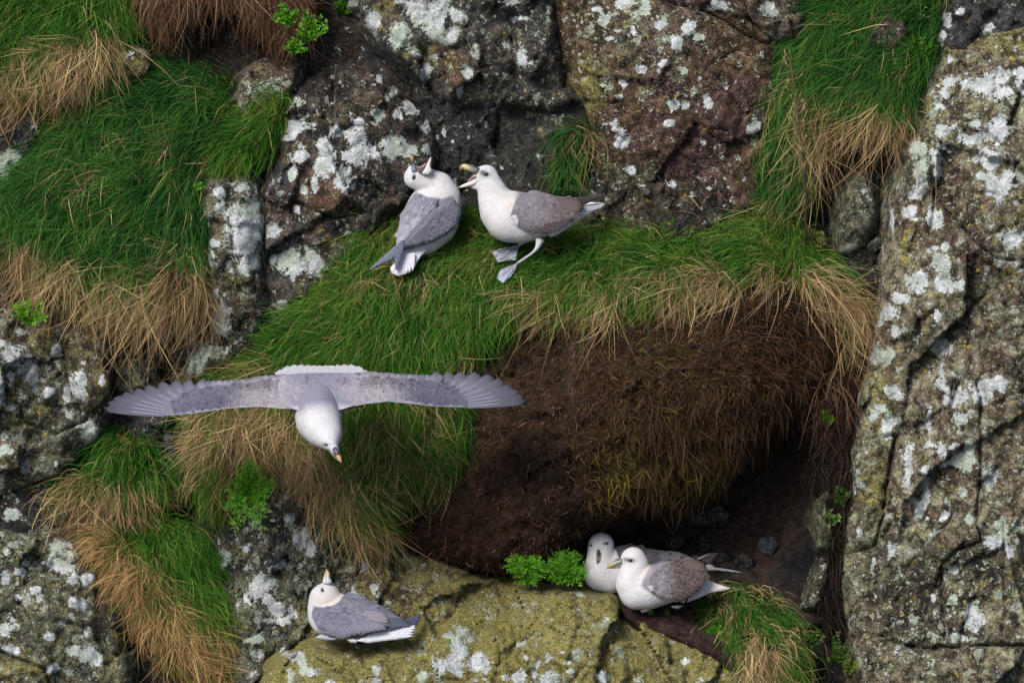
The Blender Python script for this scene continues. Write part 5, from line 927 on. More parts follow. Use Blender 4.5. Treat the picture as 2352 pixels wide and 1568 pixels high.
sh, wo_ = b.wing(pA, [(p[0], p[1], DA + 10) for p in pA[:3]] + [(ox + 340 * k, oy + 850 * k, DA - 50), (ox + 540 * k, oy + 650 * k, DA - 68)], wcol(pA[0], pA[8], (0.143, 0.143, 0.177), (0.256, 0.256, 0.320), 7), T=5)
coverts('covert_feathers', wo_, sh, (ox + 600 * k, oy + 520 * k), (ox + 350 * k, oy + 930 * k), 40, lambda t, y: lerp3((.168, .165, .207), (.296, .296, .374), t), 71, 9, 22, 7, 9, edge=.15, lift=1.0)
pA2 = CX([(520, 775), (600, 690), (700, 605), (840, 530), (885, 600), (906, 645), (880, 740), (830, 812), (740, 872), (640, 922), (520, 957), (392, 987), (378, 940), (440, 860)], ox, oy, k)
sh, wo_ = b.wing(pA2, [(ox + 850 * k, oy + 600 * k, DA - 40), (ox + 640 * k, oy + 750 * k, DA - 74), (ox + 400 * k, oy + 960 * k, DA - 66), (ox + 700 * k, oy + 880 * k, DA - 60)], wcol(pA2[3], pA2[11], (0.123, 0.123, 0.157), (0.098, 0.098, 0.138), 8), T=7)
coverts('covert_feathers', wo_, sh, (ox + 850 * k, oy + 620 * k), (ox + 420 * k, oy + 930 * k), 44, lambda t, y: lerp3((.156, .153, .195), (.123, .123, .168), t), 72, 9, 24, 7, 9, edge=.14, lift=1.2)
for i in range(6):
    yy = i / 5; feather('secondary_feather', wo_, (ox + (600 - 20 * yy) * k, oy + (770 + 110 * yy) * k), (ox + (440 + 60 * yy) * k, oy + (910 + 50 * yy) * k), 10, lambda u, v: sh.at(u, v), (.108, .108, .150), (.192, .192, .240), lift0=1.0, lift1=2.5)
b.flatpart('wing_tip', CX([(345, 940), (300, 965), (200, 1060), (80, 1162), (95, 1174), (180, 1130), (270, 1090), (340, 1030), (385, 975)], ox, oy, k), [(ox + 340 * k, oy + 960 * k, DA - 52), (ox + 90 * k, oy + 1165 * k, DA - 50), (ox + 250 * k, oy + 1000 * k, DA - 52)], (.115, .125, .175), T=3, w=6)
b.flatpart('wing_tip', CX([(392, 895), (398, 960), (372, 1060), (345, 1140), (328, 1184), (312, 1150), (304, 1060), (322, 960), (360, 910)], ox, oy, k), [(ox + 380 * k, oy + 930 * k, DA - 76), (ox + 330 * k, oy + 1160 * k, DA - 80), (ox + 310 * k, oy + 1050 * k, DA - 76)], (.085, .092, .135), T=4, w=6)
tA = CX([(395, 990), (520, 960), (650, 925), (610, 985), (545, 1050), (505, 1110), (472, 1180), (400, 1212), (340, 1226), (282, 1202), (266, 1155), (305, 1112), (335, 1040)], ox, oy, k)
_, to_ = b.flatpart('tail', tA, [(ox + 450 * k, oy + 980 * k, DA - 40), (ox + 300 * k, oy + 1180 * k, DA - 62), (ox + 460 * k, oy + 1180 * k, DA - 58), (ox + 620 * k, oy + 950 * k, DA - 34)], (.437, .429, .499), T=4, w=8)
for i in range(7):
    yy = i / 6; feather('tail_feather', to_, (ox + (400 + 80 * yy) * k, oy + (1030 - 10 * yy) * k), (ox + (285 + 185 * yy) * k, oy + (1190 + 34 * math.sin(yy * 3.1) - 20 * yy) * k), 9, lambda u, v: np.full(np.shape(u), DA - 64.0), (.429, .421, .491), (.515, .507, .562), lift0=-6, lift1=2)
gd2 = lambda u, v: float(RF.at(np.array([u]), np.array([v]))[0]) - 14
webbed_foot(b, gd2, CX([(640, 945), (720, 930), (740, 960), (700, 975)], ox, oy, k), [((ox + 650 * k, oy + 940 * k), (ox + 738 * k, oy + 958 * k))], [(ox + 650 * k, oy + 890 * k, DA, 9), (ox + 655 * k, oy + 925 * k, DA + 4, 5), (ox + 660 * k, oy + 945 * k, gd2(ox + 660 * k, oy + 945 * k), 3)])

# --- the bird sitting on the mossy rock, looking straight up
ox, oy, k = 658.6, 1270.1, .152
DC = -92
b = Bird('sitting fulmar with bill pointing straight up on the mossy rock ledge',
         balls_of([(1820, 1150, 100), (1600, 1092, 186), (1350, 1022, 265), (1100, 972, 326), (850, 932, 340), (650, 955, 305), (560, 930, 238), (540, 820, 222), (590, 685, 250)], ox, oy, k, DC, .9, 5)
         + balls_of([(600, 650, 220), (625, 500, 100), (628, 450, 70)], ox, oy, k, DC, .9), None,
         [(CX([(400, 780), (560, 800), (700, 772), (820, 700), (870, 600), (950, 540), (1400, 640), (1900, 1050), (1500, 1250), (900, 1280), (500, 1150), (390, 950)], ox, oy, k), LILAC, 3)],
         uvd(790, 1475, -60), vox=2.2, tints=[(ox + 790 * k, oy + 620 * k, 16, 20, (.42, .335, .28), .6), (ox + 545 * k, oy + 545 * k, 3.6, 7, (.05, .045, .05), .75), (ox + 650 * k, oy + 700 * k, 30, 14, (.44, .385, .345), .4)])
b.eye(ox + 552 * k, oy + 545 * k, 2.8, .6, 6.6, 28)
PB = lambda L, z=0: [(ox + p[0] * k, oy + p[1] * k, DC + z, p[2] * k) for p in L]
b.horn('upper_mandible', PB([(640, 440, 58), (635, 370, 47), (634, 325, 42), (626, 280, 32), (614, 250, 18), (606, 230, 6)], -16), [(.33, .36, .39), (.31, .35, .38), (.31, .27, .17), TIP_HORN, (.38, .26, .11)], flat=.85)
b.horn('nostril_tube', PB([(668, 362, 16), (664, 325, 18), (656, 296, 12)], -22), [DARK_HORN, DARK_HORN], flat=.9)
b.horn('lower_mandible', PB([(578, 440, 34), (584, 366, 22), (592, 318, 16), (598, 268, 9)], -13), [(.43, .42, .39), (.38, .32, .22), (.38, .28, .15)], flat=.8)
pC = CX([(395, 870), (400, 940), (470, 1080), (560, 1180), (660, 1230), (780, 1262), (900, 1262), (980, 1222), (1060, 1197), (1250, 1182), (1460, 1137), (1530, 1060), (1562, 980), (1500, 900), (1460, 850), (1300, 735), (1150, 635), (1020, 588), (900, 588), (860, 645), (800, 720), (700, 775), (560, 805), (430, 800)], ox, oy, k)
sC0, sC1 = (ox + 480 * k, oy + 900 * k), (ox + 1540 * k, oy + 1030 * k)
sh, wo_ = b.wing(pC, [(ox + a * k, oy + c * k, d) for a, c, d in [(900, 950, -150), (1300, 980, -140), (1540, 1000, -122), (480, 950, -130), (1000, 600, -100), (800, 1240, -134)]], wcol(sC0, sC1, (0.116, 0.118, 0.157), (0.133, 0.130, 0.170), 9), T=4)
coverts('covert_feathers', wo_, sh, sC0, sC1, 56, lambda t, y: lerp3((.141, .144, .195), (.168, .162, .210), t), 81, 9, 26, 7, 9, edge=.13, lift=1.0)
for i in range(9):
    yy = i / 8; feather('secondary_feather', wo_, (ox + (760 + 560 * yy) * k, oy + (1090 - 60 * yy) * k), (ox + (900 + 600 * yy) * k, oy + (1245 - 110 * yy) * k), 12, lambda u, v: sh.at(u, v), lerp3((.120, .123, .171), (.174, .162, .204), yy), (.228, .216, .252), lift0=.8, lift1=2.2)
for i in range(3):
    feather('tertial_feather', wo_, (ox + (1180 + 30 * i) * k, oy + (860 + 50 * i) * k), (ox + (1525 + 12 * i) * k, oy + (930 + 45 * i) * k), 10, lambda u, v: sh.at(u, v), (.19, .175, .21), (.28, .255, .29), lift0=1.4, lift1=2.6)
b.flatpart('wing_tip', CX([(1470, 1070), (1550, 950), (1700, 965), (1800, 1020), (1902, 1108), (1760, 1104), (1600, 1120)], ox, oy, k), [(ox + 1500 * k, oy + 1050 * k, -124), (ox + 1900 * k, oy + 1105 * k, -112), (ox + 1700 * k, oy + 970 * k, -112)], (.065, .075, .11), T=4, w=6)
b.flatpart('wing_tip', CX([(1780, 1010), (1850, 952), (1940, 930), (2032, 885), (2012, 1010), (1912, 1100), (1850, 1042)], ox, oy, k), [(0, 0, -88)], (.05, .056, .085), T=3, w=6)
_, to_ = b.flatpart('tail', CX([(1240, 1200), (1480, 1132), (1850, 1092), (1945, 1068), (1932, 1150), (1970, 1166), (1900, 1210), (1920, 1240), (1800, 1272), (1500, 1300), (1240, 1332), (1060, 1300)], ox, oy, k), [(ox + 1240 * k, oy + 1260 * k, -128), (ox + 1900 * k, oy + 1160 * k, -98), (ox + 1500 * k, oy + 1140 * k, -112)], (.499, .507, .546), T=5, w=8)
for i in range(4):
    feather('tail_feather', to_, (ox + 1500 * k, oy + (1160 + 30 * i) * k), (ox + (1955 - 14 * i) * k, oy + (1110 + 40 * i) * k), 8, lambda u, v: np.full(np.shape(u), -112.0), (.484, .491, .538), (.546, .554, .585), lift0=3, lift1=2)
b.flatpart('foot', CX([(440, 1252), (520, 1205), (640, 1228), (790, 1268), (700, 1290), (600, 1288)], ox, oy, k), [(0, 0, -132)], (.27, .27, .34), T=3, w=5, mat=M_FOOT)
b.flatpart('foot', CX([(900, 1275), (1000, 1262), (1090, 1290), (1060, 1335), (980, 1325)], ox, oy, k), [(0, 0, -134)], (.36, .38, .46), T=3, w=5, mat=M_FOOT)

# --- the nesting pair: rear bird facing the viewer
ox, oy, k = 1298.3, 1194.8, .176
DD = 64
b = Bird('rear fulmar of the nesting pair, facing out with its bill pointing down',
         balls_of([(1700, 590, 60, 40), (1500, 600, 145, 30), (1300, 620, 212, 20), (1050, 612, 248, 8), (800, 605, 262), (600, 720, 245, -6), (470, 690, 240, -10), (475, 560, 212, -8), (472, 430, 184, -6), (470, 332, 176, -6)], ox, oy, k, DD, .9, 5)
         + balls_of([(455, 360, 120, -16), (440, 400, 70, -24)], ox, oy, k, DD, .9), None,
         [(CX([(655, 330), (830, 290), (1200, 380), (1700, 440), (1800, 700), (1000, 800), (720, 640), (690, 480)], ox, oy, k), (.11, .105, .13), 4)],
         uvd(1390, 1370, 40), vox=2.4, tints=[(ox + 332 * k, oy + 322 * k, 5, 2.6, (.08, .07, .075), .8), (ox + 528 * k, oy + 298 * k, 6.5, 3.4, (.07, .06, .065), .85), (ox + 470 * k, oy + 200 * k, 26, 10, (.34, .33, .345), .5), (ox + 560 * k, oy + 470 * k, 14, 16, (.38, .34, .34), .4), (ox + 430 * k, oy + 370 * k, 9, 5, (.3, .3, .3), .5)])
b.eye(ox + 338 * k, oy + 328 * k, 3.4, .8, 2.4, -25); b.eye(ox + 536 * k, oy + 300 * k, 4.4, .8, 3.0, 25)
PB = lambda L: [(ox + p[0] * k, oy + p[1] * k, p[3], p[2] * k) for p in L]
hd = b.surf(ox + 432 * k, oy + 390 * k, 30)
b.horn('upper_mandible', PB([(434, 400, 27, hd + 4), (431, 432, 23, hd - 5), (426, 480, 19, hd - 9), (420, 525, 13, hd - 12), (415, 566, 3, hd - 11)]), [DARK_HORN, (.028, .025, .025), (.06, .036, .024), (.11, .06, .028), (.13, .07, .03)], flat=.8)
b.horn('nostril_tube', PB([(434, 388, 17, hd - 5), (430, 410, 17, hd - 12), (428, 432, 12, hd - 14)]), [DARK_HORN, (.05, .05, .055)], flat=.8)
b.horn('lower_mandible', PB([(454, 430, 22, hd - 1), (446, 480, 16, hd - 7), (434, 530, 12, hd - 12)]), [(.3, .29, .26), (.26, .2, .14), (.3, .17, .08)], flat=.8)
pD = CX([(655, 360), (740, 330), (830, 316), (920, 328), (1000, 350), (1100, 378), (1200, 402), (1400, 402), (1500, 425), (1590, 455), (1665, 495), (1600, 600), (1400, 680), (1000, 700), (760, 620)], ox, oy, k)
sD0, sD1 = (ox + 720 * k, oy + 480 * k), (ox + 1640 * k, oy + 540 * k)
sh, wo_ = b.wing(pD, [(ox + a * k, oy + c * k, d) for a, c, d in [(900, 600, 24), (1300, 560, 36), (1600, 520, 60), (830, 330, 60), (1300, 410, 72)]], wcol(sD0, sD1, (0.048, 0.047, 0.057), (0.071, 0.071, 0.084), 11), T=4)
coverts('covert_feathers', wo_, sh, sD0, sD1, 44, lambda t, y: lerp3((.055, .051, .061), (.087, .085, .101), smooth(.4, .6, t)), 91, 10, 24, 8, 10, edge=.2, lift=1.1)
b.flatpart('wing_tip', CX([(1640, 490), (1690, 465), (1780, 470), (1850, 440), (2012, 425), (1960, 510), (1880, 592), (1780, 530)], ox, oy, k), [(0, 0, 84)], DARKF, T=4, w=6)
b.flatpart('wing_tip', CX([(1720, 505), (1800, 470), (1900, 430), (1880, 450), (1790, 500), (1745, 520)], ox, oy, k), [(0, 0, 78)], (.145, .139, .152), T=2, w=4)
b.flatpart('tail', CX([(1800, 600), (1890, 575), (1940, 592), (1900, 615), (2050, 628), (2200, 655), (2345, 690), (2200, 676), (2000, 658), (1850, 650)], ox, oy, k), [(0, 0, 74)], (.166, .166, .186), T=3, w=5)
# --- front bird of the pair
DE = -48
b = Bird('front fulmar of the nesting pair, side on with brown-mottled wing and closed bill',
         balls_of([(2000, 862, 34, 20), (1820, 835, 86, 14), (1650, 795, 186, 8), (1500, 775, 246, 4), (1300, 803, 280), (1080, 882, 276), (930, 930, 232), (872, 820, 224), (888, 665, 188), (925, 575, 168), (885, 512, 174)], ox, oy, k, DE, .88, 5)
         + balls_of([(880, 520, 160), (800, 535, 92)], ox, oy, k, DE, .88) + balls_of([(880, 600, 140), (800, 590, 80)], ox, oy, k, DE, .88), None,
         [(CX([(980, 850), (1040, 700), (1090, 590), (1120, 480), (1300, 480), (1650, 440), (1760, 620), (1600, 900), (1200, 1000), (1100, 930)], ox, oy, k), (.16, .155, .19), 5)],
         uvd(1490, 1395, -20), vox=2.4, tints=[(ox + 790 * k, oy + 500 * k, 8, 4, (.08, .07, .075), .8), (ox + 845 * k, oy + 512 * k, 12, 4.6, (.07, .06, .065), .9), (ox + 1060 * k, oy + 570 * k, 10, 22, (.44, .38, .33), .6), (ox + 1850 * k, oy + 930 * k, 40, 12, (.33, .3, .25), .5)])
b.eye(ox + 846 * k, oy + 512 * k, 5.8, .8, 3.6, -4)
PB = lambda L, z=0: [(ox + p[0] * k, oy + p[1] * k, DE + z, p[2] * k) for p in L]
b.horn('upper_mandible', PB([(740, 528, 46), (690, 540, 42), (635, 562, 36), (590, 585, 31), (558, 604, 20), (547, 626, 6)], -8), [(.11, .125, .11), (.13, .145, .12), (.17, .165, .10), TIP_HORN, (.26, .14, .035)], flat=.8)
b.horn('nostril_tube', PB([(700, 508, 20), (665, 516, 21), (635, 530, 14)], -10), [DARK_HORN, (.05, .05, .05), (.12, .11, .09)], flat=.8)
b.horn('lower_mandible', PB([(745, 575, 30), (690, 592, 24), (640, 604, 17), (590, 612, 11)], -6), [(.14, .15, .13), (.18, .16, .1), (.28, .165, .05)], flat=.8)
pE = CX([(1110, 850), (1090, 770), (1130, 690), (1220, 600), (1330, 545), (1460, 520), (1560, 495), (1650, 480), (1740, 520), (1832, 570), (1850, 640), (1860, 700), (1820, 790), (1760, 870), (1690, 940), (1620, 992), (1540, 1032), (1450, 1052), (1330, 1022), (1210, 982), (1130, 912)], ox, oy, k)
sE0, sE1 = (ox + 1120 * k, oy + 800 * k), (ox + 1840 * k, oy + 690 * k)
sh, wo_ = b.wing(pE, [(ox + a * k, oy + c * k, d) for a, c, d in [(1400, 800, -106), (1150, 850, -92), (1750, 750, -88), (1840, 640, -60), (1500, 520, -62), (1450, 1030, -94)]], wcol(sE0, sE1, (0.118, 0.108, 0.123), (0.064, 0.047, 0.044), 12), T=5)
def cE(t, y):
    c = lerp3((.150, .141, .162), (.058, .040, .037), smooth(.12, .45, t)); c = lerp3(c, (.11, .085, .08), smooth(-.3, -.9, y) * smooth(.5, .8, t)); return lerp3(c, (.03, .025, .026), smooth(.3, .9, y) * .7)
coverts('covert_feathers', wo_, sh, sE0, sE1, 58, cE, 101, 11, 18, 8.5, 10.5, edge=.26, lift=1.2)
for i in range(6):
    yy = i / 5; feather('secondary_feather', wo_, (ox + (1400 + 250 * yy) * k, oy + (985 - 140 * yy) * k), (ox + (1540 + 240 * yy) * k, oy + (1030 - 170 * yy) * k), 9, lambda u, v: sh.at(u, v), (.045, .033, .033), (.102, .078, .072), lift0=.8, lift1=2.0)
for i in range(4):
    yy = i / 3; feather('tertial_feather', wo_, (ox + (1560 + 30 * yy) * k, oy + (520 + 70 * yy) * k), (ox + (1815 + 25 * yy) * k, oy + (575 + 70 * yy) * k), 12, lambda u, v: sh.at(u, v), (.085, .065, .06), (.035, .028, .026), lift0=1.2, lift1=2.6)
wn_ = CX([(1060, 850), (1120, 830), (1200, 870), (1180, 930), (1110, 920)], ox, oy, k)
b.flatpart('wing_bend', wn_, [(p[0], p[1], b.surf(p[0], p[1], -90) - 6) for p in wn_], (.30, .305, .34), T=3, w=6)
_, to_ = b.flatpart('tail', CX([(1600, 1010), (1720, 905), (1850, 768), (2000, 828), (2162, 878), (2110, 900), (1900, 932), (1720, 1010), (1580, 1062)], ox, oy, k), [(ox + 1650 * k, oy + 1000 * k, -60), (ox + 2150 * k, oy + 880 * k, -30), (ox + 1850 * k, oy + 780 * k, -40)], (.452, .406, .421), T=4, w=8)
b.flatpart('foot', CX([(1380, 1105), (1500, 1090), (1540, 1100), (1470, 1150), (1390, 1130)], ox, oy, k), [(0, 0, -84)], (.05, .05, .062), T=3, w=5, mat=M_FOOT)
b.flatpart('foot', CX([(975, 1165), (1060, 1145), (1120, 1160), (1060, 1182), (1000, 1195)], ox, oy, k), [(0, 0, -82)], (.04, .04, .05), T=3, w=5, mat=M_FOOT)

# --- the bird in flight, banking towards the viewer
ox, oy, k = 235.2, 809.1, .42
DF = -450
b = Bird('flying fulmar gliding towards the viewer with wings fully spread',
         balls_of([(1215, 165, 36, 122), (1212, 200, 76, 108), (1205, 245, 112, 78), (1195, 312, 132, 6), (1200, 368, 124, -80), (1222, 408, 106, -130), (1245, 438, 85, -160), (1262, 472, 54, -183), (1275, 500, 30, -196)], ox, oy, k, DF, 1.0, 7)
         + balls_of([(1205, 250, 110, 60), (1120, 248, 92, 50), (1060, 255, 66, 42), (1000, 262, 40, 30)], ox, oy, k, DF, .6, 6) + balls_of([(1205, 250, 110, 60), (1290, 240, 92, 50), (1350, 242, 66, 42), (1410, 246, 40, 30)], ox, oy, k, DF, .6, 6), None,
         [(CX([(900, 40), (1540, 40), (1520, 240), (1400, 310), (1345, 318), (1320, 296), (1270, 280), (1200, 284), (1140, 300), (1110, 330), (1070, 310), (900, 290)], ox, oy, k), (.20, .198, .25), 14)],
         uvd(740, 960, -300), vox=2.4, tints=[(ox + 1240 * k, oy + 490 * k, 9, 3.0, (.05, .045, .05), .85), (ox + 1296 * k, oy + 470 * k, 4, 4, (.2, .2, .2), .5), (ox + 1220 * k, oy + 330 * k, 50, 14, (.45, .42, .43), .3)])
b.eye(ox + 1244 * k, oy + 493 * k, 4.6, .8, 2.6, -28)
PB = lambda L: [(ox + p[0] * k, oy + p[1] * k, DF + p[3], p[2] * k) for p in L]
b.horn('upper_mandible', PB([(1278, 500, 27, -196), (1292, 525, 23, -206), (1304, 546, 18, -213), (1316, 568, 13, -219), (1326, 587, 4, -222)]), [(.36, .40, .45), (.30, .34, .40), DARK_HORN, (.32, .2, .1), (.3, .19, .09)], flat=.9)
b.horn('nostril_tube', PB([(1290, 512, 13, -212), (1300, 532, 12, -218), (1306, 544, 8, -220)]), [DARK_HORN, (.08, .08, .09)], flat=.9)
b.horn('lower_mandible', PB([(1272, 515, 18, -190), (1290, 545, 13, -199), (1308, 570, 8, -206)]), [(.42, .42, .42), (.4, .36, .3), (.44, .3, .16)], flat=.9)
def fly_wing(sgn, arm, ctrl, tips, bases, seed, c0, c1, slope):
    P = CX(arm, ox, oy, k); ct = [(ox + a * k, oy + c * k, DF + d) for a, c, d in ctrl]
    sh = Sheet(P, ct, None, 5, 14, under=4)
    lead = np.array(ct)
    def cf(u, v, sd):
        x = np.abs(u - (ox + 1205 * k)) / (950 * k * 2 * .5); n = fbm(u, v, 14, seed, 4)[:, None]; t = np.clip(x, 0, 1)[:, None]
        c = np.asarray(c0) * (1 - t) + np.asarray(c1) * t; return np.clip(c * (1 + .16 * n), .02, .8)
    w_ = sh.build('wing', b.root, M_PLUM, cf)
    dep = lambda u, v: tps(ct, np.asarray(u), np.asarray(v))
    r = np.random.default_rng(seed)
    for i in range(len(tips)):            # primaries, outermost first
        bb, tt = (ox + bases[i][0] * k, oy + bases[i][1] * k), (ox + tips[i][0] * k, oy + tips[i][1] * k)
        f_ = i / (len(tips) - 1); cc = lerp3((.115, .115, .155), (.165, .165, .21), f_)
        o = feather('primary_feather', w_, bb, tt, 16 + 18 * f_, dep, cc, cc * .5, lift0=-3.0 + .5 * (len(tips) - i), lift1=-2.5 + .5 * (len(tips) - i), bend=sgn * .012, na=12, nb=7, tipr=.86, thick=1.6, td=.5)
        V, F, C = quill(np.add(bb, np.multiply(np.subtract(tt, bb), .02)), np.add(bb, np.multiply(np.subtract(tt, bb), .62)), 3.0, dep, (.19, .19, .24), (.13, .13, .175), lift0=-.6 + .5 * (len(tips) - i), lift1=.2 + .5 * (len(tips) - i), bend=sgn * .008)
        put('feather_shaft', V, F, M_PLUM, o, {'col': C})
    return sh, w_, dep
tipsL = [(36, 300), (52, 272), (82, 248), (124, 230), (188, 210), (252, 193), (325, 174), (395, 166), (465, 161), (540, 158)]
basL = [(365, 334), (366, 322), (370, 309), (378, 296), (392, 281), (412, 262), (440, 246), (475, 232), (520, 220), (580, 208)]
armL = [(1070, 305), (950, 297), (870, 291), (700, 301), (600, 316), (520, 327), (420, 338), (345, 341), (352, 300), (380, 268), (420, 240), (480, 210), (560, 186), (640, 164), (720, 155), (800, 143), (900, 126), (1000, 118), (1100, 122), (1170, 150), (1180, 210), (1140, 290)]
ctL = [(1040, 300, -55), (1000, 130, 75), (600, 315, -40), (640, 160, 85), (350, 335, -10), (450, 200, 80), (40, 300, 45), (250, 190, 100), (820, 220, 15)]
shL, wL, dL = fly_wing(-1, armL, ctL, tipsL, basL, 121, (.30, .275, .305), (.12, .12, .165), 1)
tipsR = [(2312, 262), (2304, 240), (2282, 213), (2245, 189), (2195, 156), (2140, 134), (2066, 123), (1990, 123), (1925, 125), (1860, 124)]
basR = [(2000, 288), (1998, 276), (1994, 262), (1985, 250), (1968, 236), (1945, 218), (1915, 204), (1880, 194), (1840, 186), (1790, 180)]
armR = [(1270, 290), (1325, 300), (1450, 276), (1570, 263), (1700, 276), (1780, 286), (1850, 291), (1940, 294), (2006, 292), (2005, 258), (1975, 225), (1930, 196), (1860, 160), (1780, 135), (1700, 124), (1600, 117), (1480, 103), (1400, 110), (1310, 120), (1250, 150), (1235, 210)]
ctR = [(1360, 295, -55), (1400, 115, 75), (1700, 280, -40), (1700, 125, 85), (2000, 290, -10), (1930, 190, 80), (2310, 262, 45), (2100, 130, 100), (1570, 190, 15)]
shR, wR, dR = fly_wing(1, armR, ctR, tipsR, basR, 131, (.27, .26, .305), (.12, .12, .165), 1)
def flight_rows(sh, w_, mir, dep, seed):
    """secondaries along the trailing edge, then overlapping covert rows that get smaller towards the leading edge"""
    r = np.random.default_rng(seed); X = (lambda x: 2410 - x) if mir else (lambda x: x); sg = -1 if mir else 1
    trail = (lambda x: np.interp(x, [1300, 1390, 1480, 1600, 1700, 1870], [128, 114, 104, 116, 123, 126])) if not mir else (lambda x: np.interp(x, [1300, 1390, 1510, 1610, 1770, 1880], [126, 120, 126, 143, 158, 163]))
    for i in range(15):                   # secondaries, one part each
        t = i / 14; x = 1410 + 440 * t; y = trail(x) - 4 + r.normal(0, 1.5); L = 62 + 8 * t
        c = lerp3((.20, .192, .23), (.17, .17, .22), t) * (1 + .13 * r.normal())
        feather('secondary_feather', w_, (ox + X(x - 16 - 30 * t) * k, oy + (y + L) * k), (ox + X(x + 14 * t) * k, oy + y * k), 19, lambda u, v: np.minimum(dep(u, v), 1e9) - 2.0, c, c * .55, lift0=1.0, lift1=1.6, na=8, nb=5, tipr=.8)
    parts = []
    lead = (lambda x: np.interp(x, [1340, 1450, 1570, 1700, 1850, 2000], [300, 276, 263, 276, 291, 291])) if not mir else (lambda x: np.interp(x, [1340, 1460, 1540, 1710, 1890, 2065], [302, 297, 291, 301, 327, 340]))
    for row in range(9):
        f_ = row / 8; sz = 27 - 15 * f_; ln = 40 - 22 * f_; x = 1300.0
        while x < 1985:
            q = max(0, (x - 1385) / 600); tr, le = trail(min(x, 1870)) + 46 + (max(0, x - 1870) * .55), lead(x)
            y = tr + (le - tr - 6) * (f_ * .92 + .10) + r.normal(0, 4.0)
            if y < le - 5 and y > tr - 10:
                lean = sg * (.12 + 1.15 * q ** 2.2) + r.normal(0, .12); a = np.array([ox + X(x) * k, oy + y * k]); d2 = np.array([math.sin(lean), -math.cos(lean)])
                base_ = .82 * lerp3(lerp3((.17, .15, .172), (.29, .265, .295), smooth(.1, .7, f_)), lerp3((.12, .12, .165), (.095, .095, .135), f_), smooth(.25, .62, q)) * (1 + .13 * r.normal())
                base_ = lerp3(np.array((.235, .218, .248)) * (1 + .08 * r.normal()), base_, float(smooth(1330, 1500, x)))
                if f_ < .3 and r.random() < .22: base_ = base_ * .66
                c = np.clip(base_ * .86, .02, .6); parts.append(quill(a, a + d2 * ln * k * r.uniform(.9, 1.15), sz * k * 1.25, lambda u, v: sh.at(u, v), c, c * 1.55 + .012, .3, 1.3, na=5, nb=5, thick=.5))
            x += sz * r.uniform(.5, .82)
    V, F, C = join(parts); o = put('covert_feathers', V, F, M_PLUM, w_, {'col': C}); tag(o, kind='stuff')
mp_ = CX([(1075, 306), (1020, 292), (980, 240), (975, 160), (1010, 122), (1100, 112), (1215, 110), (1330, 110), (1400, 112), (1440, 150), (1432, 230), (1385, 286), (1335, 302), (1290, 312), (1205, 322), (1130, 316)], ox, oy, k)
mc_ = [(ox + a * k, oy + c * k, DF + d) for a, c, d in [(1205, 112, 82), (1205, 200, -4), (1205, 315, -84), (1050, 300, -62), (1360, 295, -62), (985, 160, 44), (1435, 150, 44), (1000, 240, -8), (1420, 230, -8)]]
msh = Sheet(mp_, mc_, None, 5, 30, under=4)
def mcol_(u, v, sd):
    y = (v - oy) / k; x = (u - ox) / k; n = fbm(u, v, 13, 9, 4)[:, None]
    w_ = smooth(268, 312, y + 10 * fbm(u, v, 20, 4, 2)) * smooth(190, 110, np.abs(x - 1215)); e_ = smooth(110, 215, np.abs(x - 1205))[:, None]
    c = (np.array((.175, .175, .225)) * (1 - e_) + np.array((.255, .235, .265)) * e_) * (1 + .18 * n); return c * (1 - w_[:, None]) + np.array(WHITE) * w_[:, None]
mo_ = msh.build('mantle', b.root, M_PLUM, mcol_)
r = np.random.default_rng(77); parts = []
for i in range(150):                      # scapular feathers, dark patches beside the rump
    x, y = r.uniform(1000, 1420), r.uniform(160, 262); e_ = abs(x - 1210) / 210
    if abs(y - 150) < 10: continue
    a = np.array([ox + x * k, oy + y * k]); dk = math.exp(-((x - 1125) / 40) ** 2 - ((y - 165) / 26) ** 2) + math.exp(-((x - 1320) / 40) ** 2 - ((y - 165) / 26) ** 2)
    c = lerp3((.17, .168, .215), (.235, .218, .248), min(1, e_)) * (1 - .4 * dk) * (1 + .08 * r.normal())
    d2 = np.array([(x - 1210) / 600 + r.normal(0, .1), -1.0]); d2 /= np.hypot(*d2)
    parts.append(quill(a, a + d2 * r.uniform(12, 19), r.uniform(9, 13), lambda u, v: msh.at(u, v), c, c * 1.22, .2, .9, na=5, nb=5, thick=.5))
V, F, C = join(parts); tag(put('scapular_feathers', V, F, M_PLUM, mo_, {'col': C}), kind='stuff')
flight_rows(shL, wL, True, dL, 141); flight_rows(shR, wR, False, dR, 142)
r = np.random.default_rng(5)
tc = [(ox + a * k, oy + c * k, DF + d) for a, c, d in [(1215, 150, 90), (950, 110, 120), (1480, 105, 120), (1215, 70, 160)]]
tdep = lambda u, v: tps(tc, np.asarray(u), np.asarray(v))
tsh, to_ = b.flatpart('tail', CX([(1010, 150), (1030, 105), (1100, 95), (1215, 92), (1330, 95), (1400, 105), (1430, 145), (1300, 165), (1120, 165)], ox, oy, k), tc, (.286, .286, .335), T=3, w=8)
for i in range(14):
    t = i / 13; x = 955 + 520 * t; y = 70 + 42 * abs(2 * t - 1) ** 5 + r.normal(0, 1.5)
    feather('tail_feather', to_, (ox + (1110 + 210 * t) * k, oy + 140 * k), (ox + x * k, oy + y * k), 21, tdep, (.341, .341, .383), (.413, .413, .444), lift0=2, lift1=2 + .4 * (7 - abs(i - 6.5)), na=8, nb=7, tipr=.8)

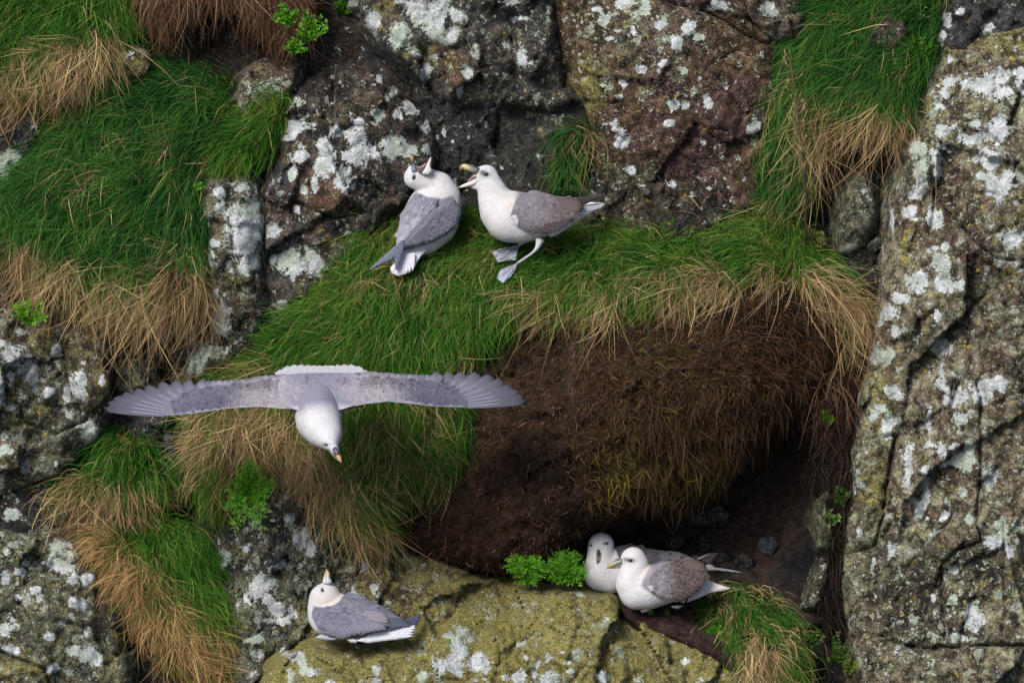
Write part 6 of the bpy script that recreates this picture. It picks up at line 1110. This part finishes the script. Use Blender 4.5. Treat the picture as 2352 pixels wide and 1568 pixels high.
# ------------------------------------------------------------------ small plants
M_LEAF = None
def leaf_material():
    t = NT('leaf'); c = t.attr('col').outputs['Color']; b_ = t.bsdf(c, .45, .35); tr = t.n('ShaderNodeBsdfTranslucent'); t.l(c, tr.inputs['Color'])
    mx = t.n('ShaderNodeMixShader'); mx.inputs[0].default_value = .35; t.l(b_.outputs[0], mx.inputs[1]); t.l(tr.outputs[0], mx.inputs[2]); return t.done(mx)
M_LEAF = leaf_material()
bpy.context.view_layer.update(); DG = bpy.context.evaluated_depsgraph_get()
def front(u, v, dflt=50.0):
    """depth of the first surface behind picture point (u, v)"""
    p = Vector(W(uvd(u, v, -300.0))[0]); ok, loc, *_ = scene.ray_cast(DG, p, FWD)
    return float((loc - CEN).dot(FWD) * S) if ok else dflt
def leaflet(p, d, up, L, wd, r):
    """folded pointed leaf: 6 corners, 4 faces"""
    s = np.cross(d, up); s /= np.linalg.norm(s) + 1e-9; n = np.cross(s, d)
    return np.array([p, p + d * L * .35 + s * wd + n * wd * .4, p + d * L * .75 + s * wd * .7 + n * wd * .3 - up * 0, p + d * L, p + d * L * .75 - s * wd * .7 + n * wd * .3, p + d * L * .35 - s * wd + n * wd * .4, p + d * L * .55])
LF = np.array([[0, 1, 6], [1, 2, 6], [2, 3, 6], [3, 4, 6], [4, 5, 6], [5, 0, 6]])
def plant(label, u, v, ru, rv, seed, stems=14, feathery=False, leaf=7.0, pal=((.035, .15, .006), (.075, .26, .010), (.14, .36, .018)), d=None, name='green_plant', up=.5, fan=2.6):
    r = np.random.default_rng(seed); d = front(u, v) - 6 if d is None else d
    root = empty(name, uvd(u, v + rv * .6, d), label, 'plant', 'small plants in the crevices')
    Vs, Cs, n = [], [], 0; SV, SF, SC = [], [], []
    for i in range(stems):
        a = (r.uniform(-fan, fan)) * .5 + r.normal(0, .1); L = r.uniform(.55, 1.08)
        b0 = np.array([u + r.normal(0, ru * .18), d, -(v + rv * .55 + r.normal(0, rv * .12))])
        tip = np.array([u + math.sin(a) * ru * L * 1.05, d - r.uniform(.2, .9) * min(ru, rv), -(v + rv * .55) + math.cos(a) * rv * 1.5 * L])
        mid = (b0 + tip) / 2 + np.array([math.sin(a) * ru * .1, -rv * .35 * r.uniform(.3, 1), rv * .12])
        T = np.linspace(0, 1, 9)[:, None]; C = (1 - T) ** 2 * b0 + 2 * T * (1 - T) * mid + T ** 2 * tip; tg = nrmz(np.gradient(C, axis=0))
        # stem ribbon with three sides
        k = len(SV) and sum(len(x) for x in SV); th = np.array([0, 2.09, 4.18]); e1 = nrmz(np.cross(tg, [0, 1, 0.01])); e2 = np.cross(tg, e1); rr = (1.3 - .9 * T)
        ring = C[:, None] + rr[:, None] * (e1[:, None] * np.cos(th)[None, :, None] + e2[:, None] * np.sin(th)[None, :, None]); SV.append(ring.reshape(-1, 3))
        SF += [[k + j * 3 + q, k + j * 3 + (q + 1) % 3, k + (j + 1) * 3 + (q + 1) % 3, k + (j + 1) * 3 + q] for j in range(8) for q in range(3)]; SC.append(np.tile(np.array(pal[0]) * 1.3, (27, 1)))
        for j in range(1, 9):
            for sgn in (-1, 1, 0) if j == 8 else (-1, 1):
                if r.random() < .12: continue
                s = nrmz(np.cross(tg[j], [0, -1, .25])); dr = nrmz(tg[j] * (.75 if sgn else 1.4) + s * sgn + np.array([0, -.35, .1]) + r.normal(0, .25, 3))
                up_ = nrmz(np.array([0, -.7, .7]) + r.normal(0, .35, 3)); ln = leaf * r.uniform(.7, 1.25) * (1.15 - .45 * j / 8)
                cc = lerp3(pal[0], pal[1], r.random()) if r.random() < .5 else lerp3(pal[1], pal[2], r.random())
                if r.random() < .07: cc = np.array([.16, .13, .035])
                cc = np.asarray(cc) * r.uniform(.55, 1.25)
                if feathery:
                    P0 = C[j]
                    for q in range(5):
                        pp = P0 + dr * ln * (.25 + .3 * q); s2 = nrmz(np.cross(dr, up_)); d2 = nrmz(dr * .8 + s2 * (1 if q % 2 else -1) * (.9 if q < 4 else 0) + r.normal(0, .2, 3))
                        Vs.append(leaflet(pp, d2, up_, ln * .55, ln * .10 + .35, r)); Cs.append(np.tile(cc * r.uniform(.85, 1.2), (7, 1)))
                else:
                    Vs.append(leaflet(C[j], dr, up_, ln, ln * .33, r)); Cs.append(np.tile(cc, (7, 1)))
    m = len(Vs); F = (np.arange(m) * 7)[:, None, None] + LF[None]
    tag(put('leaves', np.concatenate(Vs), F.reshape(-1, 3), M_LEAF, root, {'col': np.concatenate(Cs)}, smooth_=False), kind='stuff')
    put('stems', np.concatenate(SV), SF, M_LEAF, root, {'col': np.concatenate(SC)})
    return root
DULL = ((.02, .055, .008), (.035, .09, .012), (.06, .13, .018)); YEL = ((.06, .11, .012), (.11, .16, .02), (.2, .22, .03))
plant('bright green leafy sprig nearest the upper edge beside the brown hanging turf', 662, 40, 40, 30, 401, 14, leaf=10, d=-50)
plant('bushy green plant hanging among the brown roots at the upper edge', 712, 68, 46, 40, 402, 20, leaf=10, d=-46)
plant('lowest of the three green sprigs under the hanging brown turf', 678, 110, 32, 20, 403, 12, leaf=9, d=-40)
plant('dark green tuft at the upper edge left of the overhanging rock', 785, 12, 30, 26, 404, 14, leaf=8, pal=((.02, .09, .006), (.045, .17, .010), (.08, .24, .015)))
plant('small lime-green plant below the left turf skirt', 74, 722, 42, 38, 405, 18, leaf=10, d=-130, pal=((.06, .2, .008), (.12, .32, .012), (.2, .42, .02)))
plant('feathery green rosette on the grey rock under the flying fulmar', 578, 1112, 48, 52, 406, 34, True, 12, fan=5.6, d=-110, pal=((.06, .24, .008), (.12, .38, .014), (.2, .48, .025)))
plant('wide feathery green cushion beside the nesting pair', 1215, 1312, 52, 40, 407, 30, True, 12, d=-6, pal=((.05, .2, .008), (.1, .33, .012), (.17, .43, .02)))
plant('feathery green clump touching the rear nesting fulmar', 1300, 1312, 50, 40, 408, 30, True, 12, d=4, pal=((.05, .19, .008), (.09, .31, .012), (.16, .42, .02)))
plant('tiny green sprig on the root curtain', 1903, 958, 16, 24, 409, 8, leaf=8)
plant('glossy green plant halfway down the root curtain beside the pillar', 1934, 1148, 20, 28, 410, 10, leaf=11, pal=DULL)
plant('pale strap-leaved sprout on the root curtain just below the glossy plant', 1912, 1192, 22, 18, 411, 7, leaf=12, pal=((.08, .16, .03), (.14, .24, .05), (.2, .3, .08)))
plant('dim fern-like plant at the foot of the pillar, lower right', 1925, 1500, 36, 44, 412, 16, leaf=10, pal=DULL, d=20)
plant('shaded leafy plant beside the grass bank near the lower right', 1868, 1466, 26, 24, 413, 12, leaf=9, pal=DULL, d=10)
plant('yellowish sprig at the foot of the pillar near the bottom edge', 1952, 1530, 20, 26, 414, 8, leaf=9, pal=YEL, d=0)
plant('low green weeds in the grass at the upper right by the pillar', 2112, 110, 40, 34, 415, 16, leaf=9, pal=((.03, .13, .006), (.07, .23, .010), (.12, .3, .015)))
plant('leafy weeds at the very upper edge by the brown stone', 2090, 32, 44, 26, 416, 14, leaf=10, pal=DULL)
plant('withered yellow-green leaves beside the dead stalk', 1868, 545, 24, 30, 417, 9, leaf=14, pal=((.07, .085, .015), (.11, .12, .03), (.16, .16, .05)))
plant('tiny seedling on the soil just below the front nesting fulmar', 1492, 1406, 8, 8, 418, 5, leaf=5)
plant('tiny yellow-green seedling under the tail side of the front nesting fulmar', 1530, 1408, 6, 9, 419, 4, leaf=5, pal=YEL)
plant('small lime plant on the soil edge beside the grass bank', 1642, 1448, 18, 12, 420, 9, leaf=7)
plant('small green shoots in the mouth of the big left turf by the rock column', 455, 430, 14, 10, 421, 6, leaf=6)
plant('leafy green weeds under the drooping grass tuft', 1300, 438, 40, 18, 422, 12, leaf=7, pal=DULL)
# lime moss strands hanging on the peat bank
MS = [(1398, 1085), (1440, 1080), (1450, 1130), (1400, 1135)]
fibres(mr, mf, MS, 6, 440, [(1420, 1100, -.1, 1)], 44, 2.6, np.array([(.14, .14, .012), (.2, .2, .02), (.26, .25, .03)]), name='lime_strands', lift=.4, grav=.9, stray=.35, curl=.7)
# dead flower stalk
st = empty('dead_stalk', uvd(1852, 560, 20), 'thin dark dead flower stalk standing in front of the hanging grass', 'plant')
sd0 = 20
SP_ = [(1853, 562, sd0), (1850, 500, sd0 - 14), (1852, 450, sd0 - 26), (1846, 400, sd0 - 34), (1852, 376, sd0 - 38), (1840, 330, sd0 - 46), (1834, 280, sd0 - 54), (1826, 225, sd0 - 60), (1818, 170, sd0 - 66), (1812, 110, sd0 - 70)]
tube('stem', st, [(a, c, d, 3.6 - 2.8 * i / 9) for i, (a, c, d) in enumerate(SP_)], M_FOOT, [(.018, .013, .010), (.03, .02, .014), (.10, .065, .035)], n=8)
r = np.random.default_rng(8)
for i in range(26):
    t = r.uniform(.5, 1.0) * 9; j = min(int(t), 8); f_ = t - j; p = np.array(SP_[j]) * (1 - f_) + np.array(SP_[j + 1]) * f_; sg = r.choice([-1, 1])
    q = p + np.array([sg * r.uniform(8, 20), -r.uniform(8, 26), r.uniform(-10, 4)])
    tube('twig', st, [(p[0], p[1], p[2], .9), ((p[0] + q[0]) / 2 + sg * 2, (p[1] + q[1]) / 2, (p[2] + q[2]) / 2, .8), (q[0], q[1], q[2], 1.7), (q[0] + sg * 1.5, q[1] - 5, q[2], .6)], M_FOOT, [(.06, .04, .025), (.16, .11, .06), (.24, .17, .10)], n=6)
